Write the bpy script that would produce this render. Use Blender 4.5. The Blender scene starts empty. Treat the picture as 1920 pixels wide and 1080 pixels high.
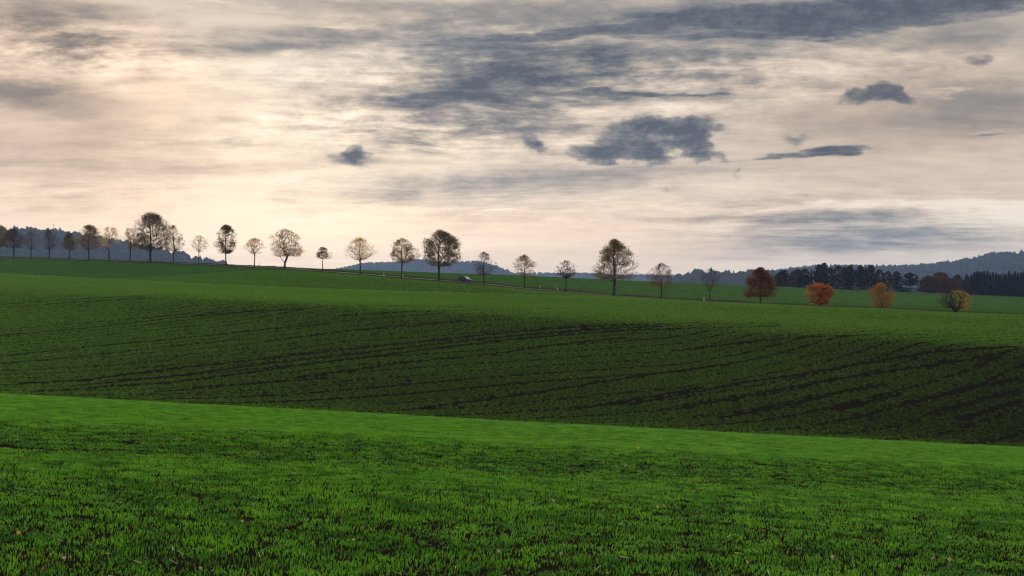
import bpy, bmesh, math, random
import numpy as np
from mathutils import Vector, Matrix

SC = bpy.context.scene
COL = SC.collection
F = 2133.0            # focal length in pixels of the 1920 px wide photograph
FCAM = 40.0

# ------------------------------------------------------------------ camera
cam = bpy.data.cameras.new("camera")
cam.lens = FCAM; cam.sensor_width = 36.0
cam.clip_start = 0.2; cam.clip_end = 40000
camo = bpy.data.objects.new("camera", cam); COL.objects.link(camo)
camo.location = (0, 0, 0); camo.rotation_euler = (math.radians(90), 0, 0)
SC.camera = camo
cam.dof.use_dof = False
SC.cycles.use_denoising = True; SC.cycles.denoiser = 'OPENIMAGEDENOISE'
SC.cycles.denoising_input_passes = 'RGB_ALBEDO_NORMAL'; SC.cycles.denoising_prefilter = 'ACCURATE'
SC.cycles.filter_width = 1.2

SC.view_settings.view_transform = 'Standard'
SC.view_settings.look = 'None'
SC.view_settings.exposure = 0.0
SC.view_settings.gamma = 1.0
SC.cycles.max_bounces = 8
SC.cycles.transparent_max_bounces = 12
SC.cycles.volume_bounces = 0

# ------------------------------------------------------------------ sun
SUN_AZ = math.radians(-11.0); SUN_EL = math.radians(10.0)
sl = bpy.data.lights.new("sun", 'SUN')
sl.energy = 4.8; sl.angle = math.radians(12); sl.color = (1.0, 0.90, 0.76)
so = bpy.data.objects.new("sun", sl); COL.objects.link(so)
sd = Vector((math.sin(SUN_AZ) * math.cos(SUN_EL), math.cos(SUN_AZ) * math.cos(SUN_EL), math.sin(SUN_EL)))
so.rotation_euler = sd.to_track_quat('Z', 'Y').to_euler()
so.location = (0, 0, 60)

# ------------------------------------------------------------------ sky
class NT:
    """small helper: builds node expressions"""
    def __init__(s, nt): s.nt = nt; s.n = nt.nodes; s.l = nt.links
    def put(s, sock, v):
        if hasattr(v, 'is_output') or isinstance(v, bpy.types.NodeSocket): s.l.new(v, sock)
        else: sock.default_value = v
    def m(s, op, a, b=None, c=None, clamp=False):
        n = s.n.new('ShaderNodeMath'); n.operation = op; n.use_clamp = clamp
        s.put(n.inputs[0], a)
        if b is not None: s.put(n.inputs[1], b)
        if c is not None: s.put(n.inputs[2], c)
        return n.outputs[0]
    def noise(s, vec, scale, detail=4, rough=.5, dist=0.0, lac=2.0, col=False):
        n = s.n.new('ShaderNodeTexNoise'); s.put(n.inputs['Vector'], vec)
        n.inputs['Scale'].default_value = scale; n.inputs['Detail'].default_value = detail
        n.inputs['Roughness'].default_value = rough; n.inputs['Distortion'].default_value = dist
        n.inputs['Lacunarity'].default_value = lac
        return n.outputs['Color' if col else 'Fac']
    def comb(s, x, y, z=0.0):
        n = s.n.new('ShaderNodeCombineXYZ')
        for i, v in enumerate((x, y, z)): s.put(n.inputs[i], v)
        return n.outputs[0]
    def vm(s, op, a, b=None, scale=None):
        n = s.n.new('ShaderNodeVectorMath'); n.operation = op; s.put(n.inputs[0], a)
        if b is not None: s.put(n.inputs[1], b)
        if scale is not None: s.put(n.inputs['Scale'], scale)
        return n.outputs['Value'] if op in ('LENGTH', 'DOT_PRODUCT', 'DISTANCE') else n.outputs[0]
    def mr(s, v, a, b, c=0.0, d=1.0, t='SMOOTHSTEP'):
        n = s.n.new('ShaderNodeMapRange'); n.interpolation_type = t; s.put(n.inputs[0], v)
        for i, q in enumerate((a, b, c, d)): s.put(n.inputs[i + 1], q)
        return n.outputs[0]
    def mapping(s, vec, loc=(0, 0, 0), rot=(0, 0, 0), scale=(1, 1, 1), t='POINT'):
        n = s.n.new('ShaderNodeMapping'); n.vector_type = t; s.put(n.inputs[0], vec)
        n.inputs[1].default_value = loc; n.inputs[2].default_value = rot; n.inputs[3].default_value = scale
        return n.outputs[0]
    def mix(s, f, a, b, mode='MIX'):
        n = s.n.new('ShaderNodeMix'); n.data_type = 'RGBA'; n.blend_type = mode; s.put(n.inputs[0], f)
        s.put(n.inputs[6], a); s.put(n.inputs[7], b)
        return n.outputs[2]
    def ramp(s, v, stops, interp='LINEAR'):
        n = s.n.new('ShaderNodeValToRGB'); s.put(n.inputs[0], v); e = n.color_ramp.elements
        n.color_ramp.interpolation = interp
        while len(e) < len(stops): e.new(0.5)
        for i, (p, c) in enumerate(stops):
            e[i].position = p; e[i].color = tuple(c) + ((1,) if len(c) == 3 else ())
        return n.outputs[0]

def lin(r, g, b):
    return tuple(((v / 255) / 12.92 if v / 255 <= .04045 else ((v / 255 + .055) / 1.055) ** 2.4) for v in (r, g, b))

def azel(px, py):     # direction of a spot in the sky as azimuth and elevation, in degrees
    X, Z = (px - 960) / F, (540 - py) / F
    return math.degrees(math.atan(X)), math.degrees(math.atan2(Z, math.hypot(X, 1)))
PXD = math.degrees(1 / F)      # degrees per pixel near the middle


# ---- numpy value noise, used for the lie of clouds and of the land
_lat = np.random.RandomState(11).rand(256, 256)
def vnoise(x, y, seed=0):
    x = np.asarray(x, float) + seed * 17.31; y = np.asarray(y, float) + seed * 9.73
    xi = np.floor(x).astype(int); yi = np.floor(y).astype(int); fx = x - xi; fy = y - yi
    fx = fx * fx * (3 - 2 * fx); fy = fy * fy * (3 - 2 * fy)
    g = lambda i, j: _lat[i & 255, j & 255]
    return (g(xi, yi) * (1 - fx) + g(xi + 1, yi) * fx) * (1 - fy) + (g(xi, yi + 1) * (1 - fx) + g(xi + 1, yi + 1) * fx) * fy
def fbm(x, y, octs=5, seed=0, rough=.55):
    s, a, t = 0, 1.0, 0
    for o in range(octs):
        s = s + a * vnoise(x * 2 ** o, y * 2 ** o, seed + o * 3); t += a; a *= rough
    return s / t

world = bpy.data.worlds.new("World"); SC.world = world
world.use_nodes = True
wt = world.node_tree
for n in list(wt.nodes): wt.nodes.remove(n)
W = NT(wt)
BGS = 0.10
nsk = W.n.new('ShaderNodeTexSky'); nsk.sky_type = 'NISHITA'; nsk.sun_disc = False
nsk.sun_elevation = SUN_EL; nsk.sun_rotation = SUN_AZ % (2 * math.pi)
nsk.air_density = 1.0; nsk.dust_density = 1.5
gen = W.n.new('ShaderNodeTexCoord').outputs['Generated']
over = W.noise(W.mapping(gen, scale=(1.5, 1.5, 5)), 1.6, 5, .6)
OVER = W.mix(W.mr(over, .35, .65), (1.25, 1.20, 1.12, 1), (.72, .72, .74, 1))     # overcast layer, before the strength
skyc = W.mix(0.85, nsk.outputs[0], W.vm('SCALE', OVER, scale=1.0 / BGS))
bg = W.n.new('ShaderNodeBackground'); W.l.new(skyc, bg.inputs[0]); bg.inputs[1].default_value = BGS
wo = W.n.new('ShaderNodeOutputWorld'); W.l.new(bg.outputs[0], wo.inputs[0])

# ---- cloud cover: a shell of cloud ten kilometres out; each vertex carries how thick the cloud is there
REG = [
 (450, 265, 420, 60, 12, -.06), (560, 225, 260, 40, 14, -.02), (480, 190, 300, 60, 0, .06), (300, 425, 900, 130, 0, -.14), (560, 450, 900, 90, 0, -.09), (1300, 500, 900, 50, 0, -.08), (720, 150, 240, 30, 16, -.17), (620, 330, 420, 55, 4, -.10),
 (1050, 470, 500, 70, 0, -.08), (130, 285, 380, 150, 0, .17), (0, 140, 260, 60, 0, .12), (90, 180, 240, 50, -6, .22), (20, 178, 120, 34, -6, .16),
 (60, 20, 260, 40, 3, .26), (200, 60, 360, 70, 0, .12), (330, 90, 260, 30, 0, .06), (110, 80, 200, 45, 0, .14), (400, 20, 500, 50, 0, .10), (560, 78, 260, 34, 3, .24),
 (470, 96, 190, 18, 4, .2), (620, 8, 380, 30, 0, .14), (800, 48, 220, 28, 4, .14), (880, 78, 260, 46, 2, .20),
 (930, 135, 420, 75, 6, .24), (900, 180, 420, 60, 3, .18), (700, 205, 260, 40, 0, .10), (1000, 120, 300, 60, 0, .16), (900, 235, 420, 45, -2, .22),
 (900, 130, 330, 110, 6, .06), (1180, 120, 340, 60, 0, .08), (850, 60, 300, 60, 0, .05), (1650, 260, 900, 220, 0, .11), (650, 60, 500, 90, 0, .06), (60, 60, 500, 120, 0, .05), (930, 120, 300, 80, 6, .15), (880, 250, 360, 50, 0, .10), (980, 335, 420, 40, 0, .10), (1050, 20, 340, 34, 0, .22), (850, 215, 260, 30, 0, .14), (620, 235, 200, 30, 0, .12), (1150, 190, 300, 40, 0, .14),
 (1400, 30, 1000, 110, 0, .32), (1250, 100, 420, 45, 0, .22), (1550, 110, 420, 70, 0, .10), (1860, 150, 320, 130, 0, .20),
 (1780, 220, 420, 90, 0, .16), (1500, 230, 300, 40, 0, .10), (1850, 60, 250, 60, 0, .14), (1450, 330, 620, 90, 0, .02), 
 (1180, 330, 360, 30, 2, .18), (900, 350, 420, 38, 0, .16), (760, 365, 420, 32, 0, .12), (950, 395, 320, 24, 0, .12), (1000, 300, 200, 50, 0, .05),
 (1250, 205, 240, 20, 0, -.14), (1120, 215, 120, 16, -8, -.10), (1380, 145, 320, 34, 2, -.10), (960, 55, 160, 14, 3, -.25),
 (1650, 440, 500, 55, 2, .28), (1500, 450, 260, 34, 0, .10), (1560, 405, 420, 18, 2, .16), (1750, 388, 460, 20, 0, -.24), (1900, 410, 300, 30, -3, -.18),
 (1780, 475, 380, 20, 0, -.08), (1320, 480, 200, 20, 0, .08), (1350, 410, 260, 16, 0, .14), (450, 272, 150, 13, 0, .22), (560, 312, 420, 14, 2, .14),
]
TEX = [(950, 150, 700, 190, 0, .75), (120, 90, 420, 90, 0, .9), (560, 230, 420, 60, 10, .3), (800, 250, 400, 60, 0, .5), (1400, 130, 620, 90, 0, .55), (600, 370, 1100, 90, 0, .25), (1650, 420, 620, 80, 0, .45)]
BIG = [(1225, 228, 185, 30, 2, 1.1), (1160, 255, 135, 48, 22, 1.1), (1290, 236, 150, 26, 0, .8), (1240, 256, 140, 44, 0, 1.0), (1345, 247, 110, 14, 2, 1.0),
        (1120, 288, 85, 32, 0, 1.1), (1170, 285, 80, 42, 0, 1.0), (1258, 272, 80, 34, 0, 1.5), (1240, 240, 150, 26, 4, .8), (1140, 278, 110, 40, 0, .8), (1212, 288, 60, 38, -38, 1.3), (1240, 300, 60, 24, -30, 1.0), (1300, 262, 56, 36, -50, 1.5), (1325, 288, 66, 30, -30, 1.4),
        (1285, 297, 70, 16, 6, .9), (1362, 302, 34, 18, -40, .9), (1388, 325, 16, 38, 14, 1.2), (1070, 262, 70, 40, 20, .45), (996, 262, 48, 30, -20, 1.5), (1022, 280, 44, 22, -32, 1.2), (955, 268, 50, 18, 0, .45), (1150, 325, 220, 14, 0, .35)]
SMALL = [ (1668, 172, 46, 32, -10, 1.3), (1698, 186, 40, 18, -15, .9), (1620, 182, 90, 26, 4, 1.1), (1592, 172, 26, 20, 0, .8), (1825, 113, 60, 24, 0, .8), (1762, 127, 40, 18, 0, .5), (1850, 116, 40, 16, 0, .4), (1315, 152, 30, 26, 0, .45),
          (1490, 258, 66, 18, 0, .7), (668, 284, 26, 30, 0, .75), (640, 294, 80, 32, 0, .6), (700, 300, 90, 28, 0, .55), (790, 284, 60, 13, 0, .4), (1255, 352, 34, 13, 0, .5), (275, 243, 16, 11, 0, .3)]
LONG = [ (1500, 293, 190, 13, 3.5, 1.2), (1570, 288, 90, 10, 4, .8), (1420, 325, 240, 7, 2, .5), (1590, 342, 170, 8, -7, .45), (880, 182, 230, 30, 0, 1.1), (800, 190, 190, 20, 3, .9), (960, 188, 150, 18, 0, .6), (1180, 174, 200, 11, 1, 1.1), (1330, 178, 130, 10, -2, .9), (1470, 182, 100, 7, 0, .6), (1000, 205, 160, 12, 0, .6),
         (1500, 36, 760, 42, 1, 1.2), (1750, 15, 520, 50, 0, .9), (1240, 45, 480, 26, 3, .9), (1040, 66, 260, 20, 4, .9), (1420, 14, 620, 50, 0, .9), (1500, 60, 400, 18, 0, .6), (1290, 98, 170, 10, 0, .7), (820, 80, 150, 16, 0, .7), (1880, 250, 110, 9, 5, .8), (20, 10, 160, 14, 2, .3),
         (1080, 322, 220, 9, 0, .5), (1500, 372, 170, 6, 0, .6), (1400, 386, 130, 7, 0, .6), (1380, 411, 130, 5, 0, .6), (1610, 432, 240, 26, 0, .40), (110, 88, 50, 9, 0, .55), (25, 57, 40, 6, 0, .45), (210, 60, 40, 8, 0, .25), (80, 42, 50, 8, 0, .35), (1080, 468, 90, 5, 0, .45)]
BR = [(1750, 385, 330, 13, 0, 1.0), (1830, 400, 220, 16, -4, .8), (1600, 380, 160, 7, 2, .7), (920, 397, 110, 8, 2, 1.1), (1790, 172, 110, 7, 3, .9), (1510, 178, 110, 5, 0, .7), (1870, 246, 110, 5, 5, .9), (1000, 415, 160, 4, 0, .5), (560, 55, 0.01, 0.01, 0, 0), (640, 48, 110, 6, 3, .8), (460, 12, 200, 6, 0, .6), (1690, 418, 260, 6, 0, .6), (1450, 452, 50, 5, 0, .7)]

WARM = [(60, 240, 620, 280, 0, 1.0), (0, 90, 560, 180, 0, .8), (600, 450, 1100, 120, 0, .55), (1000, 260, 1500, 420, 0, .25), (1250, 430, 420, 110, 0, .35), (1750, 230, 560, 240, 0, .5)]
COOL = [(1650, 440, 520, 70, 0, .9), (700, 110, 420, 60, 8, .55), (900, 350, 420, 60, 0, .4), (1500, 40, 600, 100, 0, .2)]

def blobs(X, Y, lst):
    acc = np.zeros_like(X)
    for px, py, rx, ry, tilt, amp in lst:
        a, e = azel(px, py); k = math.cos(math.radians(a)); rx = rx * PXD * k * k; ry = ry * PXD
        c, s_ = math.cos(math.radians(tilt)), math.sin(math.radians(tilt))
        u = ((X - a) * c + (Y - e) * s_) / rx; v = (-(X - a) * s_ + (Y - e) * c) / ry
        acc += amp * np.clip(1 - u * u - v * v, 0, 1) ** 2
    return acc

def build_sky():
    R = 15000.0
    azs = np.concatenate([np.arange(-62, -27, .6), np.arange(-27, 27, .085), np.arange(27, 62.1, .6)])
    els = np.concatenate([np.arange(-3.0, -1.0, .5), np.arange(-1.0, 15.5, .06), np.arange(15.5, 46, .7)])
    AZ, EL = np.meshgrid(azs, els)
    n1 = fbm(AZ * .42, EL * .75, 7, 1, .66) - .5; n2 = fbm(AZ * .42, EL * .75, 7, 40, .66) - .5
    n3 = fbm(AZ * .30, EL * 1.6, 6, 70, .6) - .5
    XW, YW = AZ + 1.5 * n1, EL + 1.0 * n2             # lumpy outlines
    XS, YS = AZ + 3.6 * n1, EL + 1.0 * n3            # drawn-out outlines
    f = {}
    f['a'] = [blobs(XS, YS, REG), blobs(AZ, EL, TEX), blobs(XW, YW, BIG)]
    f['b'] = [blobs(XW, YW, SMALL), blobs(XS, YS, LONG), blobs(XS, YS, BR)]
    q = lambda v: np.clip(v, 0, 1) ** 2 * (3 - 2 * np.clip(v, 0, 1))
    fade = q((60 - np.abs(AZ)) / 26) * q((45 - EL) / 24)
    f['c'] = [blobs(AZ, EL, WARM), blobs(AZ, EL, COOL), fade]
    a, e = np.radians(AZ), np.radians(EL)
    co = np.stack([R * np.sin(a) * np.cos(e), R * np.cos(a) * np.cos(e), R * np.sin(e)], -1).reshape(-1, 3)
    nr, nc = AZ.shape
    i = np.arange(nr * nc).reshape(nr, nc)
    quads = np.stack([i[:-1, :-1], i[1:, :-1], i[1:, 1:], i[:-1, 1:]], -1).reshape(-1, 4)
    me = bpy.data.meshes.new("sky"); mesh_np(me, co, quads)
    for k, v in f.items():
        at = me.attributes.new("cloud_" + k, 'FLOAT_VECTOR', 'POINT')
        at.data.foreach_set('vector', np.stack(v, -1).reshape(-1).astype(np.float32))
    o = bpy.data.objects.new("sky", me); COL.objects.link(o); o['kind'] = 'structure'
    mt = bpy.data.materials.new("overcast"); mt.use_nodes = True; mt.cycles.emission_sampling = 'NONE'
    nt = mt.node_tree
    for n in list(nt.nodes): nt.nodes.remove(n)
    W = NT(nt)
    def att(name):
        n = nt.nodes.new('ShaderNodeAttribute'); n.attribute_name = name
        s = nt.nodes.new('ShaderNodeSeparateXYZ'); nt.links.new(n.outputs['Vector'], s.inputs[0]); return s.outputs
    reg, tex, big = att('cloud_a'); small, lng, brt = att('cloud_b'); warm, cool, fade = att('cloud_c')
    geo = nt.nodes.new('ShaderNodeNewGeometry').outputs['Position']
    dirn = W.vm('SCALE', geo, scale=1.0 / R)
    sep = nt.nodes.new('ShaderNodeSeparateXYZ'); nt.links.new(dirn, sep.inputs[0]); dx, dy, dz = sep.outputs
    zc = W.m('ADD', W.m('MAXIMUM', dz, 0.0), 0.085)
    SH = W.comb(W.m('DIVIDE', dx, zc), W.m('DIVIDE', dy, zc), 0.3)      # a flat cloud sheet seen in perspective
    warp = W.noise(SH, 0.8, 2, .5, col=True)
    SHW = W.vm('ADD', SH, W.vm('SCALE', W.vm('SUBTRACT', warp, (.5, .5, .5)), scale=0.55))
    streak = W.noise(W.mapping(SHW, rot=(0, 0, .10), scale=(0.8, 1.7, 1)), 1.5, 9, .60)
    fine = W.noise(W.mapping(SHW, rot=(0, 0, -.16), scale=(1.0, 2.1, 1)), 5.0, 8, .66)
    puff = W.noise(W.mapping(dirn, scale=(16, 16, 44)), 2.2, 8, .66)
    lump = W.m('MULTIPLY', W.m('SUBTRACT', W.noise(W.mapping(dirn, rot=(0, .5, 0), scale=(57, 57, 86)), 1.5, 8, .62), .5), 1.5)
    wisp = W.m('SUBTRACT', W.m('ADD', W.m('MULTIPLY', streak, .5), W.m('MULTIPLY', fine, .5)), .5)
    sn = W.m('SUBTRACT', W.m('ADD', W.m('ADD', W.m('MULTIPLY', streak, .45), W.m('MULTIPLY', fine, .25)), W.m('MULTIPLY', puff, .30)), .5)
    D = W.m('ADD', W.m('ADD', reg, .215), W.m('MULTIPLY', W.m('MULTIPLY', sn, 3.3), W.m('ADD', tex, .22)))
    def grp(acc, lo, hi, k, e):
        return W.mr(W.m('ADD', W.m('MINIMUM', acc, 3.2), W.m('MULTIPLY', e, W.m('MULTIPLY', W.m('MINIMUM', acc, 1.6), k))), lo, hi)
    lw = W.m('ADD', W.m('MULTIPLY', lump, .75), W.m('MULTIPLY', wisp, .8))
    gb = grp(big, .0, 3.7, 1.5, lw); gs = grp(small, -.03, 1.55, .7, lw); gl = grp(lng, -.05, 1.95, 3.0, wisp)
    br = W.m('MULTIPLY', grp(brt, .0, 1.3, 6.0, wisp), W.mr(fine, .40, .60))
    DK = W.m('MAXIMUM', W.m('MAXIMUM', gb, W.m('MULTIPLY', gs, .9)), W.m('MULTIPLY', gl, .92))
    core = W.m('ADD', .99, W.m('ADD', W.m('MULTIPLY', lump, .38), W.m('MULTIPLY', wisp, .9)))
    D = W.m('ADD', W.m('MULTIPLY', D, W.m('SUBTRACT', 1.0, DK)), W.m('MULTIPLY', core, DK))
    rim = W.m('MULTIPLY', W.mr(DK, 0.0, .18), W.mr(DK, .5, .18))
    D = W.m('SUBTRACT', D, W.m('MULTIPLY', rim, .07))
    D = W.m('SUBTRACT', D, W.m('MULTIPLY', br, .24))
    tone = W.ramp(D, [(0.0, lin(255, 247, 236)), (.12, lin(241, 229, 214)), (.25, lin(220, 207, 193)), (.42, lin(187, 179, 172)), (.60, lin(147, 148, 151)),
                  (.80, lin(108, 116, 129)), (1.0, lin(77, 87, 105))])
    tone = W.mix(W.m('MINIMUM', warm, 1.0), tone, (1.05, .885, .76, 1), 'MULTIPLY')
    tone = W.mix(W.m('MINIMUM', cool, 1.0), tone, (.84, .95, 1.07, 1), 'MULTIPLY')
    low = W.mr(dz, .12, .0)
    tone = W.mix(1.0, tone, W.mix(low, (1.07, .995, .88, 1), (1.22, 1.08, .90, 1)), 'MULTIPLY')
    em = nt.nodes.new('ShaderNodeEmission'); nt.links.new(tone, em.inputs[0])
    tr = nt.nodes.new('ShaderNodeBsdfTransparent')
    mx = nt.nodes.new('ShaderNodeMixShader')
    thick = W.m('MULTIPLY', fade, W.mr(D, 0.0, .65, .66, .975))
    nt.links.new(thick, mx.inputs[0]); nt.links.new(tr.outputs[0], mx.inputs[1]); nt.links.new(em.outputs[0], mx.inputs[2])
    out = nt.nodes.new('ShaderNodeOutputMaterial'); nt.links.new(mx.outputs[0], out.inputs[0])
    me.materials.append(mt)
    return o

def mesh_np(me, co, faces, smooth=False):
    """fast mesh from arrays; faces (n,3) or (n,4)"""
    co = np.asarray(co, np.float32); faces = np.asarray(faces, np.int32); k = faces.shape[1]
    me.vertices.add(len(co)); me.vertices.foreach_set('co', co.reshape(-1))
    me.loops.add(faces.size); me.loops.foreach_set('vertex_index', faces.reshape(-1))
    me.polygons.add(len(faces)); me.polygons.foreach_set('loop_start', np.arange(0, faces.size, k, dtype=np.int32))
    if smooth: me.polygons.foreach_set('use_smooth', np.ones(len(faces), bool))
    me.update(calc_edges=True); me.validate()

sky = build_sky()

# ================================================================== land
def tab(*pts):
    xs = np.array([p[0] for p in pts], float); ys = np.array([p[1] for p in pts], float)
    e0 = ys[0] + (ys[1] - ys[0]) / (xs[1] - xs[0]) * -500; e1 = ys[-1] + (ys[-1] - ys[-2]) / (xs[-1] - xs[-2]) * 500
    xs = np.concatenate([[xs[0] - 500], xs, [xs[-1] + 500]]); ys = np.concatenate([[e0], ys, [e1]])
    return lambda p: np.interp(p, xs, ys)
yA = tab((0, 738), (320, 756), (640, 772), (960, 790), (1280, 806), (1600, 822), (1920, 838))
yB = tab((0, 513), (200, 523), (320, 530), (640, 543), (900, 550), (1000, 554), (1130, 557.5), (1280, 565), (1430, 570), (1537, 575), (1660, 579), (1790, 586), (1920, 590))
yK = tab((0, 547), (320, 556), (640, 573), (960, 590), (1280, 610), (1600, 630), (1920, 652))
yR = tab((0, 482.5), (26, 483.5), (130, 487), (205, 490), (282, 493), (372, 497), (424, 499), (477, 502), (534, 504.5), (604, 510), (675, 515), (753, 522), (823, 527), (907, 534), (983, 543), (1060, 548.5), (1151, 556.5), (1240, 562), (1331, 566.5), (1426, 571.5), (1537, 576.5), (1653, 581), (1791, 588), (1920, 593))
yC = tab((0, 482), (130, 486), (282, 492), (424, 498), (534, 501.5), (604, 504.5), (640, 505), (700, 507), (830, 512), (960, 516), (1000, 518), (1130, 524), (1240, 529), (1350, 533), (1450, 537), (1600, 544), (1760, 550), (1920, 557))
dCx = tab((0, 14), (424, 14), (534, 30), (700, 80), (1000, 140), (1400, 330), (1920, 520))
fB = tab((0, .72), (640, .76), (1000, .86), (1280, .94), (1920, .95))
def dR_of(t): return 309.3 / (t + 1.1565)

TS = np.linspace(-.9, .9, 901)
YS = np.unique(np.concatenate([np.arange(0, 120, 1.5), np.arange(120, 460, 2.0), np.arange(460, 1200, 12), np.arange(1200, 9401, 200)]))
def build_table():
    tc_ = np.clip(TS, -.62, .62); px = 960 + F * tc_
    A, B, K, R_, C = yA(px), yB(px), yK(px), yR(px), yC(px)
    dR = dR_of(tc_); dB = dR * fB(px); dK = dB * .69; dC = dR + np.maximum(dCx(px), 14)
    s = (A - 540) / F - 1.7 / 60
    ctl = []
    def add(d, z): ctl.append((d * np.ones_like(px), z * np.ones_like(px)))
    for d in (-80, 0, 8, 16, 24, 32, 40, 50, 58):
        add(d, -(1.7 + s * d))
    img = lambda d, y, off=0: add(d, -(y - 540) / F * d + off)
    img(62, A, -.03); img(72, A, -.9); img(86, A, -2.2); img(98, A, -1.3); img(108, A, .03)
    # slope: even gradient in between, then the knee, then the crest
    zs = -(A - 540) / F * 108; zk = -(K - 540) / F * dK
    for f in (.35, .7):
        dd = 108 + (dK - 108) * f; add(dd, zs + (zk - zs) * f)
    img(dK, K); img(dK + (dB - dK) * .5, K + (B - K) * .62); img(dB, B)
    g = dR - dB
    img(dB + g * .22, B, -.45); img(dB + g * .45, np.minimum(B, B + (R_ - B) * .22), -.05)
    img(dR - .2 * g, np.where(px < 1150, R_ + (B - R_) * .2, R_)); img(dR, R_); img(dR + 9.5, np.minimum(R_ - .4, R_ + (C - R_) * (9.5 / (dC - dR))))
    img(dR + 9.5 + (dC - dR - 9.5) * .6, R_ + (C - R_) * .72, 0); img(dC, C); img(dC + 60, C, -2.2); img(dC + 250, C, -12)
    D = np.stack([c[0] for c in ctl]); Z = np.stack([c[1] for c in ctl])
    D = np.concatenate([D, np.full((3, len(px)), 0)]); Z = np.concatenate([Z, np.full((3, len(px)), -32.0)])
    D[-3] = 1700; D[-2] = 3000; D[-1] = 9600
    o = np.argsort(D, 0, kind='stable'); D = np.take_along_axis(D, o, 0); Z = np.take_along_axis(Z, o, 0)
    h = np.maximum(np.diff(D, axis=0), 1e-3); dl = np.diff(Z, axis=0) / h
    m = np.zeros_like(Z); m[0] = dl[0]; m[-1] = dl[-1]
    w1 = 2 * h[1:] + h[:-1]; w2 = h[1:] + 2 * h[:-1]
    with np.errstate(divide='ignore', invalid='ignore'):
        hm = (w1 + w2) / (w1 / dl[:-1] + w2 / dl[1:])
    m[1:-1] = np.where(dl[:-1] * dl[1:] > 0, hm, 0)
    out = np.zeros((len(TS), len(YS)))
    for j in range(len(TS)):
        k = np.clip(np.searchsorted(D[:, j], YS, side='right') - 1, 0, len(D) - 2)
        t = (YS - D[k, j]) / h[k, j]; t2, t3 = t * t, t ** 3
        out[j] = (2 * t3 - 3 * t2 + 1) * Z[k, j] + (t3 - 2 * t2 + t) * h[k, j] * m[k, j] + (-2 * t3 + 3 * t2) * Z[k + 1, j] + (t3 - t2) * h[k, j] * m[k + 1, j]
    return out
ZT = build_table()
def rowdir_coord(X, Y):      # distance across the drill rows, and along them
    a = math.radians(67); return X * math.cos(a) - Y * math.sin(a), X * math.sin(a) + Y * math.cos(a)
def H(X, Y):
    X = np.asarray(X, float); Y = np.asarray(Y, float)
    t = np.clip(X / np.maximum(Y, 9.0), TS[0], TS[-1] - 1e-9)
    yy = np.clip(Y, 0, 9399.9)
    fi = (t - TS[0]) / (TS[1] - TS[0]); i = fi.astype(int); fi = fi - i
    j = np.clip(np.searchsorted(YS, yy, side='right') - 1, 0, len(YS) - 2); fj = (yy - YS[j]) / (YS[j + 1] - YS[j])
    z = (ZT[i, j] * (1 - fi) + ZT[i + 1, j] * fi) * (1 - fj) + (ZT[i, j + 1] * (1 - fi) + ZT[i + 1, j + 1] * fi) * fj
    z = z + np.where(Y < 0, -Y * .08, 0)
    z = z + .13 * np.exp(-((Y - 32 - X * .06) / 4.5) ** 2) - .10 * np.exp(-((Y - 24 - X * .08) / 4.0) ** 2)
    fld = np.clip((Y - 12) / 30, 0, 1) * np.clip((700 - Y) / 250, 0, 1)
    z = z + fld * .16 * (fbm(X / 38 + 5, Y / 26 + 9, 3, 5) - .5)
    return z
def hpt(X, Y): return float(H(np.array([X]), np.array([Y]))[0])
def ground_at(px, py, lo=8.5, hi=60):
    """where the sight line through a spot of the photograph first meets the land between lo and hi metres"""
    Y = np.linspace(lo, hi, 1500); X = (px - 960) / F * Y
    v = 540 - F * H(X, Y) / Y
    k = np.where(v <= py)[0]
    y = Y[k[0]] if len(k) else Y[-1]
    return (px - 960) / F * y, y

# ---- materials
def mat(name, build):
    m = bpy.data.materials.new(name); m.use_nodes = True; nt = m.node_tree
    for n in list(nt.nodes): nt.nodes.remove(n)
    w = NT(nt); sh = build(w); out = nt.nodes.new('ShaderNodeOutputMaterial'); nt.links.new(sh, out.inputs[0])
    return m
def pbr(w, col, rough=.8, spec=.3, metal=0.0, normal=None, coat=0.0):
    n = w.n.new('ShaderNodeBsdfPrincipled'); w.put(n.inputs['Base Color'], col if not (isinstance(col, tuple) and len(col) == 3) else col + (1,))
    w.put(n.inputs['Roughness'], rough); n.inputs['Specular IOR Level'].default_value = spec; n.inputs['Metallic'].default_value = metal
    n.inputs['Coat Weight'].default_value = coat
    if normal is not None: w.l.new(normal, n.inputs['Normal'])
    return n.outputs[0]
def bump(w, h, strength, dist):
    n = w.n.new('ShaderNodeBump'); w.put(n.inputs['Height'], h); n.inputs['Strength'].default_value = strength; n.inputs['Distance'].default_value = dist
    return n.outputs[0]
def pos(w): return w.n.new('ShaderNodeNewGeometry').outputs['Position']
def simple(name, col, rough=.6, spec=.3, metal=0.0, var=.15, sc=8.0, coat=0.0):
    def b(w):
        n = w.noise(w.n.new('ShaderNodeTexCoord').outputs['Object'], sc, 5, .6)
        c = w.mix(n, tuple(v * (1 - var) for v in col) + (1,), tuple(min(1, v * (1 + var)) for v in col) + (1,))
        return pbr(w, c, rough, spec, metal, coat=coat)
    return mat(name, b)
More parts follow.
